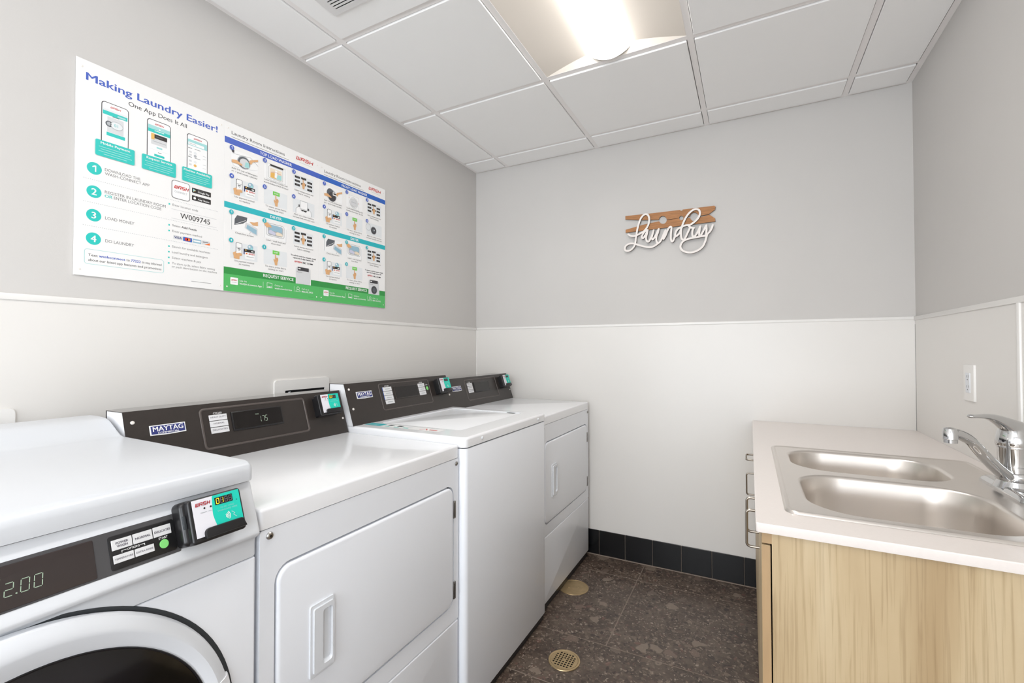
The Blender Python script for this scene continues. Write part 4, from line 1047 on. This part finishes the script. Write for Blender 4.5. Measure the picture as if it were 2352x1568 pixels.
# ---- app sign
r, b, fr, p = sheet(.4058, .611, 'large white sign headed Making Laundry Easier, leftmost on the wall', Y0)
p.text('Making Laundry Easier!', 21.6, 556, 21, 'blue', w=359, bold=True)
p.text('One App Does It All', 121, 528.5, 13, 'black', w=161)
for x0, kind in ((56, 0), (169, 1), (282.5, 2)):
    x1 = x0 + 66; z1 = 514.5
    p.rect(x0, x1, 380, z1, 'dark', 0, 9); p.rect(x0 + 2, x1 - 2, 380, z1 - 2, 'white', 1, 7.5)
    p.logo(x0 + 21, 500, 5.2, 24, 'red', 2)
    if kind == 0:
        p.rect(x0 + 3.6, x1 - 3.6, 477, 492, 'teal', 2); p.rect(x0 + 3.6, x1 - 3.6, 488, 494, 'pale', 3); p.rect(x0 + 38, x1 - 8, 479, 484, 'lteal', 3)
        p.rect(x0 + 14, x0 + 53, 428, 473, 'lgrey', 2); p.circ(x0 + 18, 452, 8.5, 'dgrey', 3); p.circ(x0 + 18, 452, 5.5, 'mgrey', 4)
        p.circ(x0 + 36, 452, 16, 'mgrey', 3, 12); p.circ(x0 + 36, 452, 14.5, 'pale', 4, 10.5); p.text('01', x0 + 30, 448.5, 8, 'lteal', 5, bold=True)
        p.rect(x0 + 12.5, x0 + 57, 417, 427, 'teal', 2); p.rect(x0 + 26, x0 + 42, 475.5, 477, 'dgrey', 3)
    if kind == 1:
        p.rect(x0 + 2.4, x1 - 2.4, 474, 496, 'lteal', 2); p.rect(x0 + 2.4, x1 - 2.4, 474, 484, 'teal', 3); p.rect(x0 + 20, x0 + 46, 480, 482, 'white', 4); p.circ(x0 + 34, 488, 2.2, 'white', 4)
        p.rect(x0 + 11, x0 + 55, 437, 471, 'lgrey', 2); p.rect(x0 + 11, x0 + 20, 452, 471, 'gold', 3); p.rect(x0 + 20, x0 + 55, 457, 470, 'black', 3); p.rect(x0 + 24, x0 + 42, 462, 464, 'dgrey', 4)
        p.rect(x0 + 15, x0 + 52, 446, 448, 'mgrey', 3); p.rect(x0 + 26, x0 + 42, 427, 432, 'lteal', 2, 1); p.line([(x0 + 6, 421), (x1 - 6, 421)], .6, 'lgrey', 2); p.rect(x0 + 20, x0 + 48, 401, 408, 'teal', 2); p.rect(x0 + 30, x0 + 40, 414, 415.5, 'dgrey', 2)
    if kind == 2:
        p.rect(x0 + 2.4, x1 - 2.4, 476, 496, 'lteal', 2); p.rect(x0 + 4, x1 - 12, 478, 487, 'white', 3, 2); p.rect(x0 + 7, x0 + 28, 481.5, 483, 'mgrey', 4)
        for k, z in enumerate((466, 436)):
            p.rect(x0 + 4, x0 + 16, z, z + 1.6, 'dark', 2); p.rect(x0 + 24, x0 + 42, z + 1, z + 2.4, 'dgrey', 2)
        for z, c2 in ((454, 'pale'), (444, 'mgrey'), (424, 'pale'), (412, 'gold')):
            p.rect(x0 + 7, x0 + 15, z - 3, z + 3, 'lgrey', 2); p.circ(x0 + 26, z, 4.6, c2, 2); p.rect(x0 + 50, x0 + 60, z - 1, z, 'mgrey', 2)
for x0, tt in ((43, 'Mobile Payment'), (156, 'Request Service'), (268.5, 'Machine Availability')):
    p.rect(x0, x0 + 94, 350.5, 397, 'teal', 6, 4); p.text(tt, x0 + 47, 386, 6.6, 'white', 7, w=70 if len(tt) < 18 else 84, al='C', bold=True)
    for k, ln in enumerate((78, 70, 80, 56)): p.rect(x0 + 47 - ln / 2, x0 + 47 + ln / 2, 377.0 - k * 6.6, 378.6 - k * 6.6, 'lteal', 7)
for n_, z in (('1', 309.5), ('2', 242.5), ('3', 175), ('4', 107.8)):
    p.circ(42, z, 17, 'teal', 0, 17.5, 40); p.text(n_, 42, z - 9, 18, 'white', 1, al='C', bold=True)
for t_, x, z, w_ in (('DOWNLOAD THE', 66, 310.5, 87), ('WASH-CONNECT APP', 66, 299, 111), ('REGISTER IN LAUNDRY ROOM', 66.5, 245.5, 156), ('LOAD MONEY', 68, 170, 71), ('DO LAUNDRY', 69, 103.5, 70), ('ENTER LOCATION CODE', 88, 234, 122)):
    p.text(t_, x, z, 8.4, 'grey', 0, w=w_)
p.text('OR', 66.5, 234, 8.4, 'teal', 0, w=18, bold=True)
for z in (276.5, 210.5, 143):
    x = 18
    while x < 384: p.rect(x, x + 2.2, z - .6, z + .6, 'mgrey', 0); x += 4.8
p.frame(22, 219, 34, 77, 1.1, 'lteal', 0, 7)
p.text('Text', 31, 57, 7, 'black', 0, w=21); p.text('washconnect', 55, 57, 7, 'blue', 0, w=62, bold=True); p.text('to', 120, 57, 7, 'black', 0, w=8.5); p.text('77222', 131.5, 57, 7, 'blue', 0, w=25, bold=True); p.text('to stay informed', 159.5, 57, 7, 'black', 0, w=53)
p.text('about our latest app features and promotions', 31, 43, 7, 'black', 0, w=181)
p.rect(238.5, 293.5, 284, 344, 'grey', 1, 9); p.rect(240.3, 291.7, 286, 342, 'white', 2, 8); p.logo(245.5, 317, 11, 42, 'red', 3); p.text('CONNECT', 266, 304, 6, 'mgrey', 3, w=38, al='C')
for z0, t_ in ((319, 'Google Play'), (293.8, 'App Store')):
    p.rect(299.5, 360.3, z0, z0 + 16.5, 'black', 1, 1.5); p.text(t_, 318, z0 + 4, 5.6, 'white', 2, w=37, bold=True); p.rect(318, 338, z0 + 11.6, z0 + 12.8, 'grey', 2)
p.poly([(303, 322), (303, 333), (312, 327.5)], 'lteal', 2); p.poly([(303, 322), (307.5, 327.5), (312, 327.5)], 'gold', 3)
p.circ(308, 301.5, 4, 'white', 2); p.poly([(308, 306), (311, 308.5), (309, 309)], 'white', 2)
for z in (261.4, 193.5, 175, 124.5, 106.5, 88, 70): p.rect(230.5, 235, z - 2.4, z + 2.4, 'teal', 0)
for t_, z, w_ in (('Enter location code', 258.5, 77), ('Enter payment method', 173, 90), ('Search for available machines', 122.5, 118), ('Load laundry and detergent', 104.5, 110), ('Select machine & pay', 86, 88), ('To start cycle, select fabric setting', 68, 134), ('or push start button on the machine', 57.5, 141)): p.text(t_, 242, z, 6.6, 'grey', 0, w=w_)
p.text('Select', 242, 191.5, 6.6, 'grey', 0, w=24); p.text('Add Funds', 269, 191.5, 6.6, 'black', 0, w=46, bold=True)
p.line([(239, 247.5), (380, 247.5)], .7, 'mgrey', 0); p.line([(239, 217.5), (380, 218.5)], .7, 'mgrey', 0); p.text('W009745', 265, 223.5, 17, 'black', 1, w=93)
p.rect(245, 272, 151.5, 163.5, 'lgrey', 1); p.text('VISA', 258.5, 154, 7, 'navy', 2, w=22, al='C', bold=True)
p.rect(274, 301, 150.5, 164, 'band', 1); p.circ(284, 157.3, 5.2, 'red', 2); p.circ(291, 157.3, 5.2, 'orange', 2)
p.rect(303.5, 330, 150.5, 164, 'sky', 1); p.rect(305.5, 328, 155, 159.5, 'white', 2)
p.rect(333, 358, 151, 164.5, 'lgrey', 1); p.poly([(340, 151), (358, 151), (358, 159)], 'orange', 2); p.rect(335, 352, 158.5, 160.5, 'dark', 2)
p.rect(300, 364, 19.4, 20.6, 'grey', 0)
o = b.build('sheet', r, 20); pins(r, fr, .4058, .611)

# ---- picture instruction sheets
def hand(p, x, z, s=1.0, l=3):
    P = [(0, 26), (1.5, 28), (3.6, 26), (4.6, 13), (9, 15), (12.5, 12), (13, 5), (10, -2), (9, -14), (0, -14), (-2, -4), (-5, 2), (-5.6, 8), (-3, 9), (0, 4)]
    p.poly([(x + a * s, z + c * s) for a, c in P], 'skin', l)
    p.line([(x + 4.6 * s, z + 13 * s), (x + 5 * s, z + 5 * s)], .8 * s, 'skin2', l + 1); p.line([(x + 8.6 * s, z + 14 * s), (x + 8.6 * s, z + 6 * s)], .8 * s, 'skin2', l + 1); p.line([(x - 1 * s, z + 4 * s), (x + 6 * s, z + 1 * s)], .8 * s, 'skin2', l + 1)
def pic_keys(p, x, z):
    p.rect(x + 2, x + 98, z + 2, z + 58, 'pale', 0)
    for a, c in ((8, 44), (38, 46), (68, 37), (8, 28), (68, 22), (8, 12), (68, 6), (38, 22)):
        p.rect(x + a, x + a + 24, z + c, z + c + 8.6, 'black', 1); p.rect(x + a + 6, x + a + 17, z + c + 3.6, z + c + 5, 'grey', 2)
    hand(p, x + 45, z + 20, .95)
def pic_pay(p, x, z):
    p.rect(x, x + 103, z, z + 60, 'pale', 0)
    p.rect(x + 20, x + 43, z + 16, z + 60, 'dark', 1, 5); p.rect(x + 21.6, x + 41.4, z + 17.5, z + 58.5, 'white', 2, 4)
    p.rect(x + 22, x + 41, z + 42, z + 43, 'dgrey', 3); p.rect(x + 26, x + 37, z + 36, z + 39, 'dark', 3); p.rect(x + 28, x + 35, z + 31.5, z + 33, 'dark', 3)
    p.poly([(x + 9, z + 20), (x + 20, z + 27), (x + 22, z + 20), (x + 36, z + 24), (x + 43, z + 20), (x + 42, z + 14), (x + 34, z + 12), (x + 33, z + 0), (x + 13, z + 0), (x + 12, z + 8)], 'skin', 4)
    p.line([(x + 22, z + 20), (x + 20, z + 11)], .9, 'skin2', 5); p.line([(x + 34, z + 16), (x + 41, z + 15.5)], .9, 'skin2', 5)
    p.circ(x + 75, z + 50, 11, 'sky', 1); p.circ(x + 71, z + 53, 4, 'pale', 2); p.circ(x + 79, z + 47, 4.4, 'lteal', 2)
    p.poly([(x + 49, z + 22), (x + 53, z + 21), (x + 53, z + 41), (x + 49, z + 42)], 'navy', 1); p.rect(x + 51, x + 91, z + 31, z + 42, 'black', 2); p.rect(x + 54, x + 91, z + 6, z + 31, 'white', 2)
    p.circ(x + 57, z + 38, 2.6, 'gold', 3); p.rect(x + 78, x + 87, z + 34, z + 38, 'white', 3); p.logo(x + 68, z + 23, 5.5, 22, 'red', 3); p.rect(x + 57, x + 63, z + 23, z + 28, 'orange', 3); p.rect(x + 60, x + 88, z + 14, z + 15.2, 'dgrey', 3)
def pic_start(p, x, z):
    p.rect(x + 1, x + 101, z, z + 60, 'pale', 0); p.rect(x + 38, x + 67, z + 43, z + 58, 'lime', 1); p.text('START', x + 52.5, z + 48.5, 4.4, 'white', 2, al='C', bold=True); hand(p, x + 48, z + 16, 1.08)
def pic_drum(p, x, z, front):
    p.rect(x + 2, x + 102, z + 2, z + 60, 'white', 0)
    if not front:
        p.line([(x + 7, z + 46), (x + 74, z + 53), (x + 103, z + 32)], .8, 'dgrey', 1); p.line([(x + 60, z + 5), (x + 101, z + 14)], .7, 'mgrey', 1); p.line([(x + 4, z + 20), (x + 9, z + 3), (x + 30, z + 1)], .7, 'mgrey', 1)
        p.poly([(x + 2, z + 57), (x + 12, z + 60), (x + 12, z + 49), (x + 5, z + 49)], 'dark', 1)
        p.circ(x + 48, z + 26, 25, 'mgrey', 1, 24); p.circ(x + 48, z + 26, 22, 'dgrey', 2, 21); p.circ(x + 50, z + 24, 18, 'lgrey', 3, 17); p.poly([(x + 50, z + 10), (x + 68, z + 12), (x + 66, z + 32), (x + 54, z + 30)], 'lteal', 4)
    else:
        p.circ(x + 44, z + 24, 27, 'mgrey', 1, 27); p.circ(x + 36, z + 33, 19, 'dgrey', 2, 20); p.circ(x + 46, z + 18, 20, 'dark', 3, 21); p.rect(x + 49, x + 71, z + 26, z + 40, 'white', 4); p.rect(x + 52, x + 70, z + 31, z + 37, 'black', 5)
    p.poly([(x + 2, z + 22), (x + 20, z + 26), (x + 42, z + 16), (x + 40, z + 11), (x + 24, z + 13), (x + 3, z + 12)], 'skin', 6); p.poly([(x + 66, z + 34), (x + 72, z + 44), (x + 102, z + 56), (x + 102, z + 48), (x + 82, z + 40), (x + 74, z + 27)], 'skin', 6)
def pic_load(p, x, z, front):
    p.rect(x + 1, x + 100, z, z + 60, 'white', 0)
    if not front:
        p.frame(x + 12, x + 92, z - 2, z + 60, .8, 'mgrey', 1); p.frame(x + 20, x + 80, z + 4, z + 52, .8, 'grey', 1, 4); p.rect(x + 26, x + 82, z + 53, z + 60, 'black', 2); p.rect(x + 26, x + 75, z + 7, z + 45, 'cream', 2)
        p.poly([(x + 27, z + 8), (x + 50, z + 8), (x + 44, z + 30), (x + 28, z + 26)], 'gold', 3); p.poly([(x + 52, z + 8), (x + 74, z + 8), (x + 74, z + 28), (x + 58, z + 26)], 'lteal', 3); p.poly([(x + 44, z + 12), (x + 54, z + 12), (x + 56, z + 42), (x + 46, z + 42)], 'white', 4)
        p.line([(x + 28, z + 28), (x + 46, z + 34), (x + 72, z + 30)], .8, 'red', 5)
    else:
        p.frame(x + 16, x + 78, z - 4, z + 58, .7, 'mgrey', 1); p.ring(x + 46, z + 26, 25, 1.6, 'mgrey', 1); p.ring(x + 46, z + 26, 20, 1.2, 'grey', 1); p.circ(x + 46, z + 26, 17.5, 'lgrey', 2); p.line([(x + 34, z + 28), (x + 58, z + 28)], .9, 'dgrey', 3); p.circ(x + 16, z + 44, 1.5, 'red', 3); p.circ(x + 74, z + 30, 1.5, 'red', 3)
def pic_open(p, x, z, front):
    p.rect(x, x + 104, z, z + 58, 'pale', 0)
    if not front:
        p.poly([(x + 14, z), (x + 88, z), (x + 86, z + 20), (x + 74, z + 30), (x + 26, z + 30), (x + 14, z + 18)], 'white', 1); p.line([(x + 14, z), (x + 14, z + 18), (x + 26, z + 30), (x + 74, z + 30), (x + 86, z + 20), (x + 88, z)], .9, 'dgrey', 2)
        p.rect(x + 33, x + 69, z + 22, z + 56, 'white', 3); p.frame(x + 33, x + 69, z + 22, z + 56, .9, 'dgrey', 4); p.rect(x + 26, x + 31, z + 28, z + 38, 'dark', 3); p.rect(x + 70, x + 76, z + 22, z + 32, 'dark', 3); p.poly([(x + 36, z + 19), (x + 68, z + 19), (x + 60, z + 12), (x + 50, z + 15), (x + 42, z + 13)], 'black', 3)
    else:
        p.ring(x + 12, z + 36, 17, 1.6, 'mgrey', 1); p.circ(x + 48, z + 26, 20, 'mgrey', 1); p.circ(x + 48, z + 26, 17, 'dark', 2); p.circ(x + 48, z + 26, 9, 'dgrey', 3); p.circ(x + 51, z + 28, 2.6, 'white', 4)
def pic_lint(p, x, z):
    p.rect(x, x + 104, z, z + 58, 'white', 0); p.line([(x + 4, z + 60), (x + 4, z + 2)], 2, 'mgrey', 1)
    p.poly([(x + 14, z + 20), (x + 15, z + 42), (x + 24, z + 58), (x + 62, z + 58), (x + 60, z + 44), (x + 46, z + 32)], 'dgrey', 1); p.line([(x + 18, z + 24), (x + 56, z + 46)], 1.4, 'white', 2)
    p.poly([(x + 52, z + 18), (x + 56, z + 40), (x + 102, z + 26), (x + 102, z - 2), (x + 84, z + 2)], 'lgrey', 2); p.poly([(x + 58, z + 18), (x + 62, z + 32), (x + 98, z + 20), (x + 98, z + 2), (x + 84, z + 6)], 'sky', 3)
    p.poly([(x + 70, z + 44), (x + 88, z + 46), (x + 103, z + 52), (x + 103, z + 36), (x + 84, z + 34)], 'skin', 4); p.line([(x + 74, z + 6), (x + 70, z - 2)], .8, 'dgrey', 3)
def pic_dry(p, x, z):
    p.rect(x, x + 100, z, z + 60, 'white', 0); p.line([(x + 4, z + 60), (x + 4, z)], .8, 'mgrey', 1); p.line([(x + 96, z + 50), (x + 96, z - 4)], .8, 'mgrey', 1); p.frame(x + 11, x + 88, z + 10, z + 60, 1, 'dgrey', 1, 10); p.rect(x + 17, x + 82, z + 14, z + 55, 'mgrey', 2, 9); p.rect(x + 24, x + 78, z + 32, z + 54, 'sky', 3, 6)
    p.poly([(x + 19, z + 20), (x + 48, z + 16), (x + 50, z + 26), (x + 30, z + 34), (x + 20, z + 30)], 'lilac', 4); p.poly([(x + 52, z + 17), (x + 80, z + 18), (x + 80, z + 26), (x + 60, z + 32), (x + 50, z + 27)], 'cream', 4)
    p.poly([(x + 1, z + 56), (x + 14, z + 60), (x + 30, z + 50), (x + 32, z + 42), (x + 22, z + 44), (x + 14, z + 40), (x + 4, z + 46)], 'skin', 5)
def steps(label, y0, head, front):
    W = .4053
    r, b, fr, p = sheet(W, .611, label, y0)
    p.text('Laundry Room Instructions', 24.5, 572, 11.6, 'black', 0, w=213)
    p.rect(23.5, 256, 561.2, 562.8, 'grey', 0)
    p.logo(289.5, 578.5, 15, 80, 'red', 1); p.rect(306, 368, 570.4, 571.4, 'mgrey', 0)
    p.rect(0, 405.2, 534, 556, 'band' if front else 'blue', 0); p.text(head, 201, 539.6, 10.6, 'white', 1, w=137 if not front else 157, al='C', bold=True)
    p.rect(0, 405.2, 300.5, 322, 'teal2', 0); p.text('DRYER', 201, 305.4, 10.8, 'white', 1, w=48, al='C', bold=True)
    cols = (24.5, 151.3, 278.3)
    caps_w = [('Add 1/4 cup of detergent', 'or 1 pod inside cylinder'), ('Load clothes loosely and', 'evenly below MAX fill level'), ('Select temperature and', 'fabric setting'), ('Use payment method', 'on machine'), ('To start, press fabric', 'setting or start'), ('After use, clean machine', 'and keep fresh with door open')]
    if front: caps_w[1] = ('Load clothes loosely and', 'evenly, close door & seal')
    def dot(x, z, n_, inkn): p.circ(x, z, 8, inkn, 8, 8.6); p.text(n_, x, z - 4.4, 8.6, 'white', 9, al='C', bold=True)
    def cap(x, z, t_, wmax=98):
        for k, s_ in enumerate(t_):
            wd = min(wmax + (6 if k else 0), 4.1 * len(s_))
            p.text(s_, x, z - k * 10.4, 5.8, 'grey', 2, w=wd, al='C')
    for row, z in enumerate((457, 355.5)):
        for c, x in enumerate(cols):
            k = row * 3 + c; x0 = x - 2.5
            (pic_drum, pic_load, lambda *a: pic_keys(*a[:3]), lambda *a: pic_pay(*a[:3]), lambda *a: pic_start(*a[:3]), pic_open)[k](p, x0, z, front)
            dot(x, z + 65 + (0 if row == 0 else -1), str(k + 1), 'blue'); cap(x0 + 52, z - 9.6, caps_w[k])
    for row, z in enumerate((224, 122)):
        for c, x in enumerate(cols):
            k = row * 3 + c; x0 = x - 2
            if k == 5: continue
            (pic_lint, pic_dry, pic_keys, pic_pay, pic_start)[k](p, x0, z); dot(x, z + 64, str(k + 1), 'teal2')
            cap(x0 + 52, z - 10, (('Clean lint screen',), ('Load 1 wash load and', 'close door'), ('Select temperature and', 'fabric settings'), ('Use payment method', 'on machine'), ('To start, press fabric', 'setting or start'))[k])
    p.text('To submit a service request, simply', 328, 175.5, 5.6, 'dark', 2, w=122, al='C', bold=True); p.text('report the 5-digit machine ID:', 328, 165.5, 5.6, 'dark', 2, w=100, al='C', bold=True)
    p.logo(284, 150, 7, 34, 'red', 2); p.text('ABC 123', 322, 150, 7, 'black', 2, w=34, bold=True); p.rect(359, 373, 151.5, 156, 'dark', 2)
    p.rect(0, 405.2, .6, 63, 'green', 0); p.rect(0, 405.2, 62.5, 87, 'dgreen', 1); p.text('REQUEST SERVICE', 214.5, 70.4, 11.4, 'white', 2, w=131, al='C', bold=True)
    m0 = 290.5
    p.rect(m0, m0 + 73, 62.8, 88, 'white', 3); p.rect(m0 + 2, m0 + 70, 62.8, 130, 'lgrey', 4, 2); p.rect(m0 + 8, m0 + 62, 118, 133, 'dark', 5); p.rect(m0 + 11, m0 + 22, 124, 128, 'white', 6); p.rect(m0 + 4, m0 + 30, 111, 112.4, 'grey', 5)
    if front:
        p.circ(m0 + 37, 85, 21, 'mgrey', 5, 21); p.circ(m0 + 37, 85, 18.5, 'dark', 6, 19); p.circ(m0 + 37, 85, 11, 'dgrey', 7, 12)
    p.rect(23.5, 51.5, 26, 52, 'white', 2, 3); p.logo(27, 40, 5, 20, 'red', 3); p.rect(29, 46, 34, 35.4, 'mgrey', 3)
    p.text('Use the', 57, 40, 6.4, 'white', 2, w=27); p.text('WASH-Connect App', 57, 29, 6.4, 'white', 2, w=86, bold=True); p.rect(148.6, 149.4, 27, 51, 'white', 2)
    p.frame(164, 186, 35, 50, 1.2, 'white', 2); p.rect(163, 188, 30.5, 33, 'white', 2); p.rect(172, 178, 33, 36, 'white', 2)
    p.text('Online at', 197, 40, 6.4, 'white', 2, w=34); p.text('wash.com/service', 197, 29, 6.4, 'white', 2, w=76, bold=True); p.rect(282.6, 283.4, 27, 51, 'white', 2)
    p.ring(302, 44, 6.6, 1.4, 'white', 2); p.line([(291, 30), (294, 36), (302, 37.4), (310, 36), (313, 30), (291, 30)], 1.3, 'white', 2)
    p.text('Call us at', 319, 40, 6.4, 'white', 2, w=36); p.text('800.342.5932', 319, 29, 6.4, 'white', 2, w=55, bold=True); p.rect(352, 376, 12.4, 13.6, 'dgreen', 2)
    b.build('sheet', r, 20); pins(r, fr, W, .611)
steps('middle laundry room instructions sign, with the Top Load Washer blue heading', Y0 + .4059, 'TOP LOAD WASHER', False)
steps('right laundry room instructions sign, with the Front Load Washer blue heading', Y0 + .8113, 'FRONT LOAD WASHER', True)
